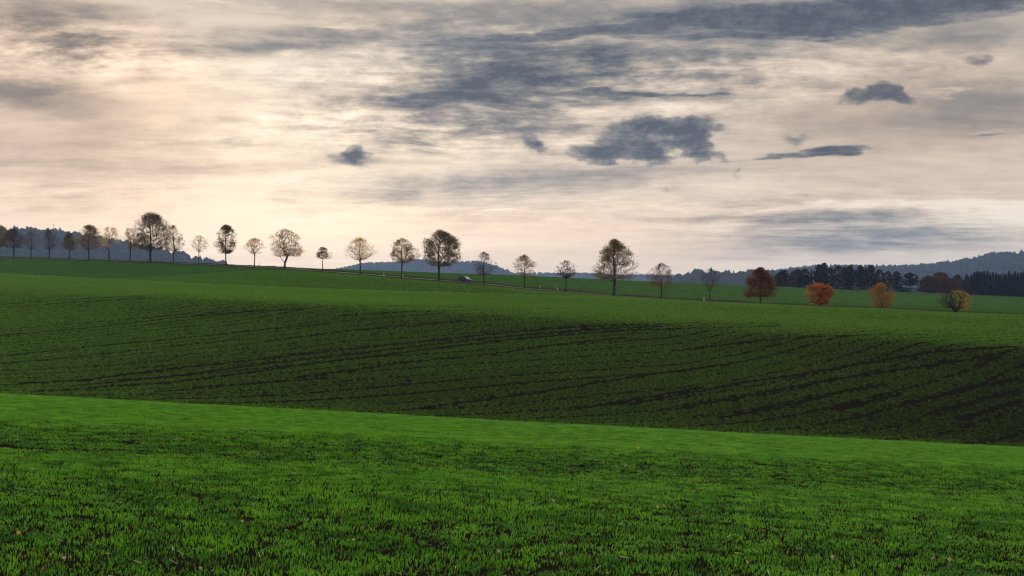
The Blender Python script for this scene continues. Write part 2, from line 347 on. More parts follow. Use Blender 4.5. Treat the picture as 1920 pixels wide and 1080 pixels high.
def leafmat(name, c1, c2, tr=.5, gloss=.35, tboost=1.6, rnd=True):
    """thin leaf: reflects a little and lets light through"""
    def b(w):
        n = w.noise(pos(w), 1.3, 3, .6)
        if rnd:
            r = w.n.new('ShaderNodeObjectInfo').outputs['Random']
            n = w.m('ADD', w.m('MULTIPLY', n, .7), w.m('MULTIPLY', r, .45), clamp=True)
        fc = w.mr(n, .3, .8)
        c = w.mix(fc, c1 + (1,), c2 + (1,))
        d = pbr(w, c, .45, gloss)
        t = w.n.new('ShaderNodeBsdfTranslucent'); w.put(t.inputs[0], w.mix(1.0, c, (tboost, tboost, tboost * .8, 1), 'MULTIPLY'))
        mx = w.n.new('ShaderNodeMixShader'); mx.inputs[0].default_value = tr
        w.l.new(d, mx.inputs[1]); w.l.new(t.outputs[0], mx.inputs[2]); return mx.outputs[0]
    return mat(name, b)

def m_field(w):
    p = pos(w)
    at = w.n.new('ShaderNodeAttribute'); at.attribute_name = 'crop'      # share of the soil hidden under crop
    n1 = w.noise(w.mapping(p, rot=(0, 0, math.radians(67)), scale=(1, .12, 1)), .5, 5, .6)
    n2 = w.noise(p, 3.0, 6, .7)
    soil = w.mix(n2, (.006, .005, .0035, 1), (.020, .016, .011, 1))
    crop = w.mix(w.m('ADD', w.m('MULTIPLY', n1, .7), w.m('MULTIPLY', n2, .3)), (.028, .075, .012, 1), (.055, .135, .022, 1))
    c = w.mix(at.outputs['Fac'], soil, crop)
    return pbr(w, c, 1.0, .0, normal=bump(w, n2, .6, .08))
M = {}
M['field'] = mat('crop_field', m_field)
M['blade'] = leafmat('wheat_blade', (.032, .140, .006), (.110, .300, .010), .5, .35, 2.0)
M['blade_old'] = leafmat('wheat_blade_yellowing', (.045, .14, .008), (.14, .28, .016), .5, .3, 1.9)
M['blade_far'] = leafmat('wheat_blade_far', (.058, .135, .014), (.120, .235, .022), .45, .12, 1.8)
M['blade_upper'] = leafmat('wheat_blade_upper', (.034, .088, .016), (.072, .155, .026), .4, .1, 1.6)
M['verge'] = leafmat('verge_grass', (.035, .045, .018), (.085, .085, .035), .25, .1, 1.2)
M['litter'] = simple('straw_litter', (.34, .26, .17), .8, .2, 0, .4, 30)

def build_ground():
    ts = np.concatenate([np.linspace(-.9, -.5, 20), np.linspace(-.49, .49, 393), np.linspace(.5, .9, 20)])
    ys = np.concatenate([np.arange(-60, 0, 6), np.arange(0, 110, 1.0), np.arange(110, 460, 1.5), np.arange(460, 1200, 12), np.arange(1200, 7200, 160)])
    T, Y = np.meshgrid(ts, ys); X = T * np.where(Y < 60, 60 + (Y - 60) * .0 + 0, Y)
    X = T * np.maximum(Y, 70)
    Z = H(X, Y)
    nr, nc = T.shape; i = np.arange(nr * nc).reshape(nr, nc)
    q = np.stack([i[:-1, :-1], i[:-1, 1:], i[1:, 1:], i[1:, :-1]], -1).reshape(-1, 4)
    me = bpy.data.meshes.new("ground"); mesh_np(me, np.stack([X, Y, Z], -1).reshape(-1, 3), q, True)
    crop = np.clip((Y - 55) / 400, 0, 1) * .0 + np.where(Y > 250, np.clip((Y - 250) / 60, 0, 1) * .8, 0) + .0
    a = me.attributes.new('crop', 'FLOAT', 'POINT'); a.data.foreach_set('value', crop.reshape(-1).astype(np.float32))
    me.materials.append(M['field'])
    o = bpy.data.objects.new("ground", me); COL.objects.link(o); o['kind'] = 'structure'
build_ground()

# ---- crop: clumps of seedlings scattered over the fields
def clump(name, size, plants, per, h, w, seg, material, seed, lean=.5):
    r = np.random.RandomState(seed); co = []; fa = []
    for p in range(plants):
        cx, cy = (r.rand(2) - .5) * size * 1.12
        hp = h * r.uniform(.65, 1.2)
        for b in range(per):
            yaw = r.rand() * 6.283; dx_, dy_ = math.cos(yaw), math.sin(yaw)
            hh = hp * r.uniform(.6, 1.15); ln = lean * r.uniform(.2, 1.1) * hh; ww = w * r.uniform(.7, 1.2) * .5
            tw = r.uniform(-.6, .6); sx, sy = -math.sin(yaw + tw) * ww, math.cos(yaw + tw) * ww
            k = len(co)
            for s_ in range(seg):
                f = s_ / seg; zz = hh * (f - .18 * f * f); o_ = ln * f * f
                q = 1 - f * .35
                co.append((cx + dx_ * o_ - sx * q, cy + dy_ * o_ - sy * q, zz)); co.append((cx + dx_ * o_ + sx * q, cy + dy_ * o_ + sy * q, zz))
            co.append((cx + dx_ * ln, cy + dy_ * ln, hh * (.82 - .15 * r.rand())))
            for s_ in range(seg - 1):
                a_ = k + 2 * s_; fa.append((a_, a_ + 1, a_ + 3)); fa.append((a_, a_ + 3, a_ + 2))
            a_ = k + 2 * (seg - 1); fa.append((a_, a_ + 1, a_ + 2))
    me = bpy.data.meshes.new(name); mesh_np(me, np.array(co), np.array(fa)); me.materials.append(material)
    return bpy.data.objects.new(name, me)

def scatter(name, objs, P, yaw, scale, tilt=None, label=None, cat=None):
    """one object of ground cover: points that carry copies of the clumps"""
    c = bpy.data.collections.new(name + "_clumps")          # not linked: only a source
    for o in objs: c.objects.link(o)
    me = bpy.data.meshes.new(name); n = len(P)
    me.vertices.add(n); me.vertices.foreach_set('co', np.asarray(P, np.float32).reshape(-1))
    e = 0.4
    gx = (H(P[:, 0] + e, P[:, 1]) - H(P[:, 0] - e, P[:, 1])) / (2 * e); gy = (H(P[:, 0], P[:, 1] + e) - H(P[:, 0], P[:, 1] - e)) / (2 * e)
    # euler XYZ so that the clump lies on the slope: tilt about x then y (small angles), yaw first
    c_, s_ = np.cos(yaw), np.sin(yaw)
    rx = gy * c_ - gx * s_; ry = -(gx * c_ + gy * s_)
    rot = np.stack([rx, ry, yaw], -1)
    for nm, v in (('rot', rot), ('scl', scale)):
        at = me.attributes.new(nm, 'FLOAT_VECTOR', 'POINT'); at.data.foreach_set('vector', np.asarray(v, np.float32).reshape(-1))
    rs = np.random.RandomState(5)
    at = me.attributes.new('idx', 'INT', 'POINT'); at.data.foreach_set('value', rs.randint(0, len(objs), n).astype(np.int32))
    o = bpy.data.objects.new(name, me); COL.objects.link(o); o['kind'] = 'stuff'
    if label: o['label'] = label; o['category'] = cat
    ng = bpy.data.node_groups.new(name, 'GeometryNodeTree')
    ng.interface.new_socket('Geometry', in_out='INPUT', socket_type='NodeSocketGeometry'); ng.interface.new_socket('Geometry', in_out='OUTPUT', socket_type='NodeSocketGeometry')
    gi = ng.nodes.new('NodeGroupInput'); go = ng.nodes.new('NodeGroupOutput')
    ci = ng.nodes.new('GeometryNodeCollectionInfo'); ci.inputs[0].default_value = c; ci.inputs['Separate Children'].default_value = True; ci.inputs['Reset Children'].default_value = True
    ip = ng.nodes.new('GeometryNodeInstanceOnPoints'); ip.inputs['Pick Instance'].default_value = True
    def na(nm, ty):
        q = ng.nodes.new('GeometryNodeInputNamedAttribute'); q.data_type = ty; q.inputs[0].default_value = nm; return q.outputs[0]
    L = ng.links.new
    L(gi.outputs[0], ip.inputs['Points']); L(ci.outputs[0], ip.inputs['Instance']); L(na('idx', 'INT'), ip.inputs['Instance Index'])
    L(na('rot', 'FLOAT_VECTOR'), ip.inputs['Rotation']); L(na('scl', 'FLOAT_VECTOR'), ip.inputs['Scale']); L(ip.outputs[0], go.inputs[0])
    md = o.modifiers.new('scatter', 'NODES'); md.node_group = ng
    return o

TRACKS = [   # wheel tracks on the far slope as spots of the photograph, and half width in metres
 (.50, [(0, 723), (160, 713), (320, 692), (480, 675), (640, 657), (800, 640), (960, 623), (1060, 615), (1140, 611), (1280, 608), (1500, 606)]),
 (.40, [(160, 722), (320, 707), (480, 685), (640, 667), (800, 648), (960, 630), (1140, 616), (1280, 612), (1500, 609)]),
 (.42, [(67, 735), (320, 718), (480, 697), (640, 676), (800, 656), (960, 637), (1140, 622), (1280, 616), (1500, 612)]),
 (.34, [(0, 630), (160, 616), (320, 597), (460, 585), (600, 578)]), (.32, [(0, 572), (110, 563), (220, 557), (360, 553)]), (.24, [(0, 578), (110, 569), (220, 562), (330, 558)]),
 (.22, [(0, 619), (160, 606), (320, 592), (420, 584)]), (.24, [(0, 668), (200, 648), (320, 637), (500, 618), (640, 605)]), (.18, [(0, 683), (160, 668), (330, 649), (480, 632)]),
 (.28, [(1280, 657), (1400, 642), (1500, 633), (1600, 629), (1750, 628)]), (.34, [(1180, 758), (1280, 740), (1400, 717), (1500, 703), (1600, 685), (1700, 669), (1760, 660), (1850, 653), (1920, 650)]),
 (.28, [(1280, 763), (1413, 740), (1547, 715), (1660, 698), (1780, 680), (1880, 666)]), (.34, [(1350, 784), (1491, 758), (1579, 735), (1680, 718)]),
 (.36, [(1561, 769), (1632, 753), (1700, 738)]), (.46, [(1700, 757), (1727, 751), (1790, 737), (1843, 723), (1920, 709)]), (.44, [(1745, 775), (1773, 769), (1843, 749), (1920, 730)]),
 (.36, [(1800, 789), (1818, 783), (1878, 763), (1920, 751)]), (.30, [(560, 708), (640, 697), (740, 683), (840, 672), (940, 662), (1057, 645), (1200, 632)]),
 (.30, [(783, 767), (907, 750), (1007, 737), (1140, 715), (1273, 695), (1400, 678)]), (.26, [(1073, 770), (1140, 758), (1240, 742), (1340, 722)]), (.22, [(640, 592), (760, 585), (900, 581), (1060, 580)]),
 (.20, [(500, 640), (640, 622), (760, 610), (900, 600)]), (.2, [(300, 735), (480, 720), (640, 708)])]
def track_paths():
    out = []
    for w_, pts in TRACKS:
        q = []
        for a, b in zip(pts[:-1], pts[1:]):
            for f in np.linspace(0, 1, 6)[:-1]:
                px, py = a[0] + (b[0] - a[0]) * f, a[1] + (b[1] - a[1]) * f
                t = (px - 960) / F; hi = dR_of(t) * float(fB(px))
                q.append(ground_at(px, py, 104, hi))
        out.append((w_, np.array(q)))
    return out
TP = track_paths()
def track_dist(X, Y):
    """distance to the nearest track edge (negative inside)"""
    d = np.full(len(X), 9.0)
    for w_, q in TP:
        for a, b in zip(q[:-1], q[1:]):
            m = (np.abs(X - (a[0] + b[0]) / 2) < abs(b[0] - a[0]) / 2 + 2) & (np.abs(Y - (a[1] + b[1]) / 2) < abs(b[1] - a[1]) / 2 + 2)
            if not m.any(): continue
            ab = b - a; L2 = (ab ** 2).sum() + 1e-9
            t = np.clip(((X[m] - a[0]) * ab[0] + (Y[m] - a[1]) * ab[1]) / L2, 0, 1)
            dd = np.hypot(X[m] - a[0] - t * ab[0], Y[m] - a[1] - t * ab[1]) - w_ * .42
            d[m] = np.minimum(d[m], dd)
    return d

def grid_pts(cell, y0, y1, tm, seed, jit=.5, margin=10):
    r = np.random.RandomState(seed); ys = np.arange(y0, y1, cell); xs = []; yy = []
    for y in ys:
        w_ = tm * max(y, 12) + margin; x = np.arange(-w_, w_, cell); xs.append(x); yy.append(np.full(len(x), y))
    x = np.concatenate(xs); y = np.concatenate(yy)
    return x + (r.rand(len(x)) - .5) * cell * jit, y + (r.rand(len(x)) - .5) * cell * jit, r

def crops():
    # near: single seedlings can be seen
    X, Y, r = grid_pts(.40, 6.0, 68, .52, 1)
    bare = fbm(X / 1.5, Y / 1.1, 4, 3) ; band = .8 * np.exp(-((Y - 25.0 - X * .10) / 2.2) ** 2) + .45 * np.exp(-((Y - 38.5 - X * .05) / 4) ** 2) + .4 * np.exp(-((Y - 14 + X * .1) / 1.0) ** 2) + .5 * np.exp(-((Y - 50 - X * .06) / 1.3) ** 2) + .25 * (Y > 42)
    keep = bare + .06 * r.rand(len(X)) > .20 + .12 * band
    X, Y, bare = X[keep], Y[keep], bare[keep]
    s = .62 + .62 * fbm(X / 2.2, Y / 1.6, 3, 8) + .35 * r.rand(len(X)) ** 3 + .2 * (fbm(X / 9, Y / 5, 2, 18) - .5); s = s * (1 - .25 * np.exp(-((Y - 25 - X * .1) / 1.8) ** 2))
    objs = [clump('wheat_clump', .40, 72, 4, .064, .0048, 3, M['blade_old'] if k == 8 else M['blade'], 50 + k, (.35, .6, .9, .5)[k % 4]) for k in range(9)]
    P = np.stack([X, Y, H(X, Y) - .004], -1)
    scatter('wheat_seedlings', objs, P, r.rand(len(X)) * 6.283, np.stack([np.ones_like(s), np.ones_like(s), s], -1),
            label='bright green young wheat seedlings covering the near field', cat='crop')
    # the far slope
    X, Y, r = grid_pts(.37, 66, 318, .485, 2)
    t = X / Y; k = Y < dR_of(np.clip(t, -.6, .6)) * .99; X, Y = X[k], Y[k]
    td = track_dist(X, Y); u, v = rowdir_coord(X, Y)
    rows = .5 * fbm(u / 1.3, v / 30, 3, 21) + .5 * fbm(u / 5.0, v / 50, 2, 27); pat = fbm(X / 2.0, Y / 2.0, 4, 31)
    k = (td > .16) & (rows * .55 + pat * .2 + .36 * r.rand(len(X)) > .30) & ((td > .5) | (r.rand(len(X)) > .25))
    uu = u + .25 * (fbm(v / 14, v * 0, 2, 77) - .5); ln = np.floor(uu / 2.9); st_ = vnoise(ln * 7.3, ln * 3.1, 5); fr = np.abs(uu / 2.9 - ln - .5)
    k &= ~((fr < .075 + .03 * st_) & (r.rand(len(X)) < .35 + .6 * st_))
    X, Y, rows = X[k], Y[k], rows[k]
    objs = [clump('wheat_tuft', .33, 15, 3, .135, .019, 2, M['blade_far'], 80 + q) for q in range(6)]
    s = .55 + .75 * rows + .35 * r.rand(len(X))
    scatter('wheat_rows', objs, np.stack([X, Y, H(X, Y) - .004], -1), r.rand(len(X)) * 6.283, np.stack([np.ones_like(s), np.ones_like(s), s], -1),
            label='darker young wheat in drilled rows on the slope beyond the dip', cat='crop')
    # upper fields
    X, Y, r = grid_pts(1.9, 230, 760, .50, 3)
    t = X / Y; dr = dR_of(np.clip(t, -.6, .6)); px = 960 + F * t
    d = (X - 78 + 1.1565 * (Y - 200)) / 1.529     # metres beyond the tree row
    k = (Y > np.minimum(dr * .96, 316)) & ((d < -1.5) | (d > 11)) & (Y < dr + np.maximum(dCx(px), 14) + 30)
    X, Y = X[k], Y[k]
    objs = [clump('wheat_patch', 1.9, 90, 2, .14, .045, 1, M['blade_upper'], 120 + q) for q in range(4)]
    s = .7 + .6 * fbm(X / 14, Y / 14, 3, 61)
    scatter('wheat_cover', objs, np.stack([X, Y, H(X, Y) - .004], -1), r.rand(len(X)) * 6.283, np.stack([np.ones_like(s), np.ones_like(s), s], -1),
            label='smooth green wheat on the fields around the road', cat='crop')
crops()

# ---- road and its verges
RD = np.array([.7564, -.6541]); RN = np.array([.6541, .7564])     # along the road towards the right, and away from the camera
R0 = np.array([78.0, 200.0])
def road_pt(s, off): return R0 - RD * s + RN * off       # s metres back along the road from the right end
def ribbon(name, o0, o1, n, dz, material, s0=-120, s1=420, crown=0.0):
    ss = np.arange(s0, s1, 3.0); co = []; 
    for s in ss:
        for k in range(n):
            f = k / (n - 1); p = road_pt(s, o0 + (o1 - o0) * f); co.append((p[0], p[1], 0))
    co = np.array(co); co[:, 2] = H(co[:, 0], co[:, 1]) + dz
    if n > 2: co[:, 2] += np.tile(crown * (1 - (np.linspace(-1, 1, n)) ** 2), len(ss))
    i = np.arange(len(co)).reshape(-1, n)
    q = np.stack([i[:-1, :-1], i[:-1, 1:], i[1:, 1:], i[1:, :-1]], -1).reshape(-1, 4)[:, ::-1]
    me = bpy.data.meshes.new(name); mesh_np(me, co, q, True); me.materials.append(material)
    o = bpy.data.objects.new(name, me); COL.objects.link(o); o['kind'] = 'structure'; return o
def m_asph(w):
    n = w.noise(pos(w), 6, 6, .7); n2 = w.noise(pos(w), .4, 3)
    return pbr(w, w.mix(w.m('MULTIPLY', w.m('ADD', n, n2), .5), (.034, .032, .030, 1), (.070, .066, .060, 1)), .9, .15)
M['asphalt'] = mat('worn_asphalt', m_asph)
M['line'] = simple('road_paint', (.7, .7, .68), .6, .3, 0, .1, 3)
ribbon('road', 2.0, 7.6, 7, .14, M['asphalt'], crown=.05)
ribbon('road_marking', 2.15, 2.27, 2, .162, M['line']); ribbon('road_marking', 7.33, 7.45, 2, .162, M['line'])
def verges():
    r = np.random.RandomState(4); P = []; S = []
    for off0, off1, hh, n in ((-1.6, 1.8, .7, 6500), (7.9, 10.6, 1.35, 7000)):
        s = r.uniform(-110, 420, n); o = r.uniform(off0, off1, n)
        x = R0[0] - RD[0] * s + RN[0] * o; y = R0[1] - RD[1] * s + RN[1] * o
        P.append(np.stack([x, y, H(x, y) - .01], -1)); q = hh * (.5 + fbm(s / 6, o, 3, 9)) * r.uniform(.7, 1.2, n); S.append(np.stack([np.ones(n), np.ones(n), q], -1))
    P = np.concatenate(P); S = np.concatenate(S)
    objs = [clump('verge_clump', .8, 40, 3, .42, .02, 2, M['verge'], 200 + k, .4) for k in range(4)]
    scatter('verge_grass', objs, P, r.rand(len(P)) * 6.283, S, label='long dull grass on both verges of the road', cat='grass')
verges()

# ================================================================== trees
def envelope(shape, v):
    """half width (0..1) at relative height v of the crown"""
    v = np.clip(v, 0, 1)
    if shape == 'dome': return np.where(v < .25, .72 + .28 * np.sin(v / .25 * 1.5708), np.sqrt(np.clip(1 - ((v - .25) / .75) ** 2.1, 0, 1)))
    if shape == 'fan': return np.where(v < .42, .22 + .78 * np.sin(v / .42 * 1.5708), np.sqrt(np.clip(1 - ((v - .42) / .58) ** 2.0, 0, 1)))
    if shape == 'oval': return np.sin(3.1416 * (0.16 + .84 * v) ** 1.0) ** .62 * np.where(v < .3, .8 + v * .66, 1)
    if shape == 'broad': return np.where(v < .3, .80 + .2 * np.sin(v / .3 * 1.5708), np.clip(1 - ((v - .3) / .7) ** 1.7, 0, 1) ** .72)
    if shape == 'vase': return np.where(v < .7, .18 + .82 * (v / .7) ** .8, np.sqrt(np.clip(1 - ((v - .7) / .3) ** 2, 0, 1)))
    if shape == 'bush': return np.where(v < .45, .55 + .45 * np.sin(v / .45 * 1.5708), np.sqrt(np.clip(1 - ((v - .45) / .55) ** 2.2, 0, 1)))
    if shape == 'cone': return np.clip(1 - v, 0.02, 1) ** .85
    return np.sin(3.1416 * v) ** .5

def tree_mesh(seed, Wl, Wr, zb, zt, shape, rb, npts, leaf, lsize, cols, bias=0.0, fork=None, bf=.35, leader=.5, stems=1, patch=.5, twig=.012, droop=0.0):
    """grow limbs towards points spread through the crown; returns trunk and leaf arrays.
    Wl, Wr: reach to the left and right; zb, zt: bottom and top of the crown; leaf: leaves per twig end"""
    r = np.random.RandomState(seed)
    hgt = zt - zb; W = (Wl + Wr) / 2
    pts = []
    lob = r.rand(7) * 6.283
    holes = [(r.rand() * 6.283, r.uniform(.1, .95), r.uniform(.22, .40) * (1 if leaf < 8 else .6)) for _ in range(5)]      # places where the crown is thin
    while len(pts) < npts:
        v = r.rand() ** .9; th = r.rand() * 6.283
        w = float(envelope(shape, v)) * (1 + .13 * math.sin(3 * th + lob[0] + 5 * v) + .10 * math.sin(5 * th + lob[1] + 7 * v) + .10 * math.sin(11 * v + lob[2] + 2 * th) + .05 * math.sin(23 * v + lob[3] + 4 * th)) * .96
        q = r.rand() ** .42
        if q > .45 and r.rand() < .85 and any(abs((th - a + 3.1416) % 6.2832 - 3.1416) < c * 1.9 and abs(v - b) < c * .62 for a, b, c in holes): continue
        if r.rand() < .10: q *= 1.06
        x = math.cos(th) * w * q; y = math.sin(th) * w * q
        x = x * (Wr if x > 0 else Wl); y = y * W
        pts.append((x, y, zb + v * hgt - droop * q * hgt * .2 * (1 - v)))
    pts = np.array(pts)
    # stems
    nodes = [(0, 0, 0)]; par = [-1]; 
    lean = (r.rand(2) - .5) * .05 * zb
    forkz = zb * (.80 if fork is None else fork)
    nb = max(2, int(forkz / .8))
    if stems == 1:
        for k in range(1, nb + 1):
            f = k / nb; nodes.append((lean[0] * f + .03 * math.sin(3 * f + seed), lean[1] * f, forkz * f)); par.append(len(nodes) - 2)
        base = len(nodes) - 1
        if leader > 0:
            L = int(max(2, (zb + hgt * leader - forkz) / .7)); pr = base
            for k in range(1, L + 1):
                f = k / L; nodes.append((lean[0] + .12 * math.sin(4 * f + seed), lean[1] + .1 * math.cos(3 * f), forkz + (zb + hgt * leader - forkz) * f)); par.append(pr); pr = len(nodes) - 1
    else:
        for s_ in range(stems):
            th = s_ / stems * 6.283 + r.rand(); pr = 0; k0 = .16 * (1 if stems > 3 else .5)
            for k in range(1, 6):
                f = k / 5; sp = k0 + f * .42 * r.uniform(.6, 1.1)
                nodes.append((math.cos(th) * sp * W * (.2 + f * .8), math.sin(th) * sp * W * (.2 + f * .8), (zb + hgt * .45) * f)); par.append(pr); pr = len(nodes) - 1
    nt0 = len(nodes)
    N = len(nodes) + len(pts); co = np.zeros((N, 3)); co[:nt0] = nodes; pl = np.zeros(N)
    for k in range(1, nt0): pl[k] = pl[par[k]] + np.linalg.norm(co[k] - co[par[k]])
    parent = -np.ones(N, int); parent[:nt0] = par
    best = np.full(len(pts), 1e9); bi = np.zeros(len(pts), int); alive = np.ones(len(pts), bool)
    def relax(i):
        d = pts - co[i]; dist = np.sqrt((d ** 2).sum(1)); up = d[:, 2]
        c = dist * (1 + .55 * (up < -.1 * dist)) + bf * pl[i]
        m = alive & (c < best); best[m] = c[m]; bi[m] = i
    for k in range(1, nt0):
        if co[k][2] >= forkz * .97 or stems > 1: relax(k)
    for n in range(len(pts)):
        j = np.argmin(np.where(alive, best, 1e9)); i = nt0 + n
        co[i] = pts[j]; parent[i] = bi[j]; pl[i] = pl[bi[j]] + np.linalg.norm(pts[j] - co[bi[j]]); alive[j] = False; relax(i)
    cnt = np.zeros(N); nch = np.zeros(N, int)
    for i in range(N): 
        if parent[i] >= 0: nch[parent[i]] += 1
    order = np.argsort(-pl)
    cnt[nch == 0] = 1
    for i in order:
        if parent[i] >= 0: cnt[parent[i]] += max(cnt[i], 1)
    tot = cnt.max()
    rad = np.maximum(twig, rb * (cnt / tot) ** .52)
    rad[0] = rb * 1.25
    vv, ff = [], []
    for i in range(1, N):
        p = parent[i]; a, b = co[p], co[i]; r0, r1 = min(rad[p], rad[i] * 1.35), rad[i]
        if p == 0: r0 = rb * 1.35 / (1 if stems == 1 else 2.2)
        if stems == 1 and i < nb + 1: r0, r1 = rb * (1.30 if p == 0 else 1.0), rb * (1 - .12 * i / nb)
        n_ = 8 if r1 > .09 else (5 if r1 > .035 else 3)
        d = b - a; L_ = np.linalg.norm(d)
        if L_ < 1e-4: continue
        d = d / L_; e = np.array([0, 0, 1.0]) if abs(d[2]) < .9 else np.array([1.0, 0, 0])
        u = np.cross(d, e); u /= np.linalg.norm(u); w = np.cross(d, u)
        # bow long limbs a little upward
        segs = 3 if L_ > 1.2 else 1
        k0 = len(vv)
        for s_ in range(segs + 1):
            f = s_ / segs; c = a + (b - a) * f - np.array([0, 0, 1.0]) * (.12 * L_ * f * (1 - f) if i >= nt0 else 0)
            rr = r0 + (r1 - r0) * f
            for q in range(n_):
                an = q / n_ * 6.2832; vv.append(c + (u * math.cos(an) + w * math.sin(an)) * rr)
        for s_ in range(segs):
            for q in range(n_):
                q2 = (q + 1) % n_; A_ = k0 + s_ * n_
                ff.append((A_ + q, A_ + q2, A_ + n_ + q2)); ff.append((A_ + q, A_ + n_ + q2, A_ + n_ + q))
    # leaves
    tips = np.arange(nt0, N)
    gap = fbm(co[tips, 0] / 1.6 + seed, co[tips, 2] / 1.3 + co[tips, 1] * .35, 3, seed % 50)
    side = co[tips, 0] / W
    lc, la = [], []
    for t_, g, sd_ in zip(tips, gap, side):
        m = leaf * (1 + bias * sd_) * (1.6 if g > patch else .25) * r.uniform(.5, 1.5)
        if cnt[t_] > 14: m *= .25
        k = int(m) + (r.rand() < m % 1)
        if k <= 0: continue
        # along the twig as well as at its end
        f = r.rand(k, 1) ** .6; base_ = co[parent[t_]] * (1 - f) + co[t_] * f
        sp = .30 * max(.7, W / 4)
        lc.append(base_ + r.randn(k, 3) * np.array([sp, sp, sp * .62])); 
    if lc:
        lc = np.concatenate(lc); n = len(lc)
        s_ = lsize * r.uniform(.6, 1.3, (n, 1))
        a1 = r.randn(n, 3); a1 /= np.linalg.norm(a1, axis=1, keepdims=True); a2 = np.cross(a1, r.randn(n, 3)); a2 /= np.linalg.norm(a2, axis=1, keepdims=True)
        v = np.stack([lc - a1 * s_ * .6, lc + a2 * s_ * .36, lc + a1 * s_ * .6, lc - a2 * s_ * .36], 1).reshape(-1, 3)
        q = np.arange(n * 4).reshape(-1, 4)
    else: v, q = None, None
    return np.array(vv), np.array(ff), v, q

def finish_tree(name, X, Y, rot, arrays, bark, leafm, label=None, group=None, cat='tree', sink=.05, z=None):
    tv, tf, lv, lq = arrays
    e = bpy.data.objects.new(name, None); COL.objects.link(e); e.location = (X, Y, (hpt(X, Y) if z is None else z) - sink); e.rotation_euler = (0, 0, rot)
    e.empty_display_size = .5
    me = bpy.data.meshes.new('trunk'); mesh_np(me, tv, tf, True); me.materials.append(bark)
    o = bpy.data.objects.new('trunk', me); COL.objects.link(o); o.parent = e
    if lv is not None:
        me = bpy.data.meshes.new('crown'); mesh_np(me, lv, lq); me.materials.append(leafm)
        o = bpy.data.objects.new('crown', me); COL.objects.link(o); o.parent = e
    e['label'] = label or 'tree'; e['category'] = cat
    if group: e['group'] = group
    return e
def copy_thing(e, X, Y, rot, sc, label, z=None, sink=.1):
    c = e.copy(); COL.objects.link(c); c.location = (X, Y, (hpt(X, Y) if z is None else z) - sink); c.rotation_euler = (0, 0, rot); c.scale = sc
    c['label'] = label
    for ch in list(e.children):
        d = ch.copy(); COL.objects.link(d); d.parent = c
    return c

def m_bark(w):
    n = w.noise(w.mapping(w.n.new('ShaderNodeTexCoord').outputs['Object'], scale=(6, 6, 1.2)), 3, 5, .65)
    return pbr(w, w.mix(n, (.020, .015, .012, 1), (.065, .050, .040, 1)), .9, .15)
M['bark'] = mat('bark', m_bark)
M['l_dark'] = leafmat('leaf_brown_green', (.060, .042, .014), (.17, .11, .032), .5, .2, 1.7)
M['l_gold'] = leafmat('leaf_gold', (.26, .14, .04), (.52, .33, .11), .6, .2, 1.8)
M['l_tan'] = leafmat('leaf_tan', (.13, .075, .028), (.33, .20, .07), .55, .2, 1.8)
M['l_brown'] = leafmat('leaf_brown', (.055, .028, .014), (.14, .07, .03), .5, .2, 1.6)
M['l_rust'] = leafmat('leaf_rust', (.11, .036, .012), (.30, .095, .020), .45, .2, 1.6)
M['l_orange'] = leafmat('leaf_orange', (.26, .075, .010), (.55, .19, .018), .45, .2, 1.5)
M['l_amber'] = leafmat('leaf_amber', (.12, .05, .012), (.30, .13, .022), .45, .2, 1.5)
M['l_yellow'] = leafmat('leaf_yellow', (.15, .085, .014), (.36, .22, .032), .45, .2, 1.4)

GR = 'trees in a row along the road'
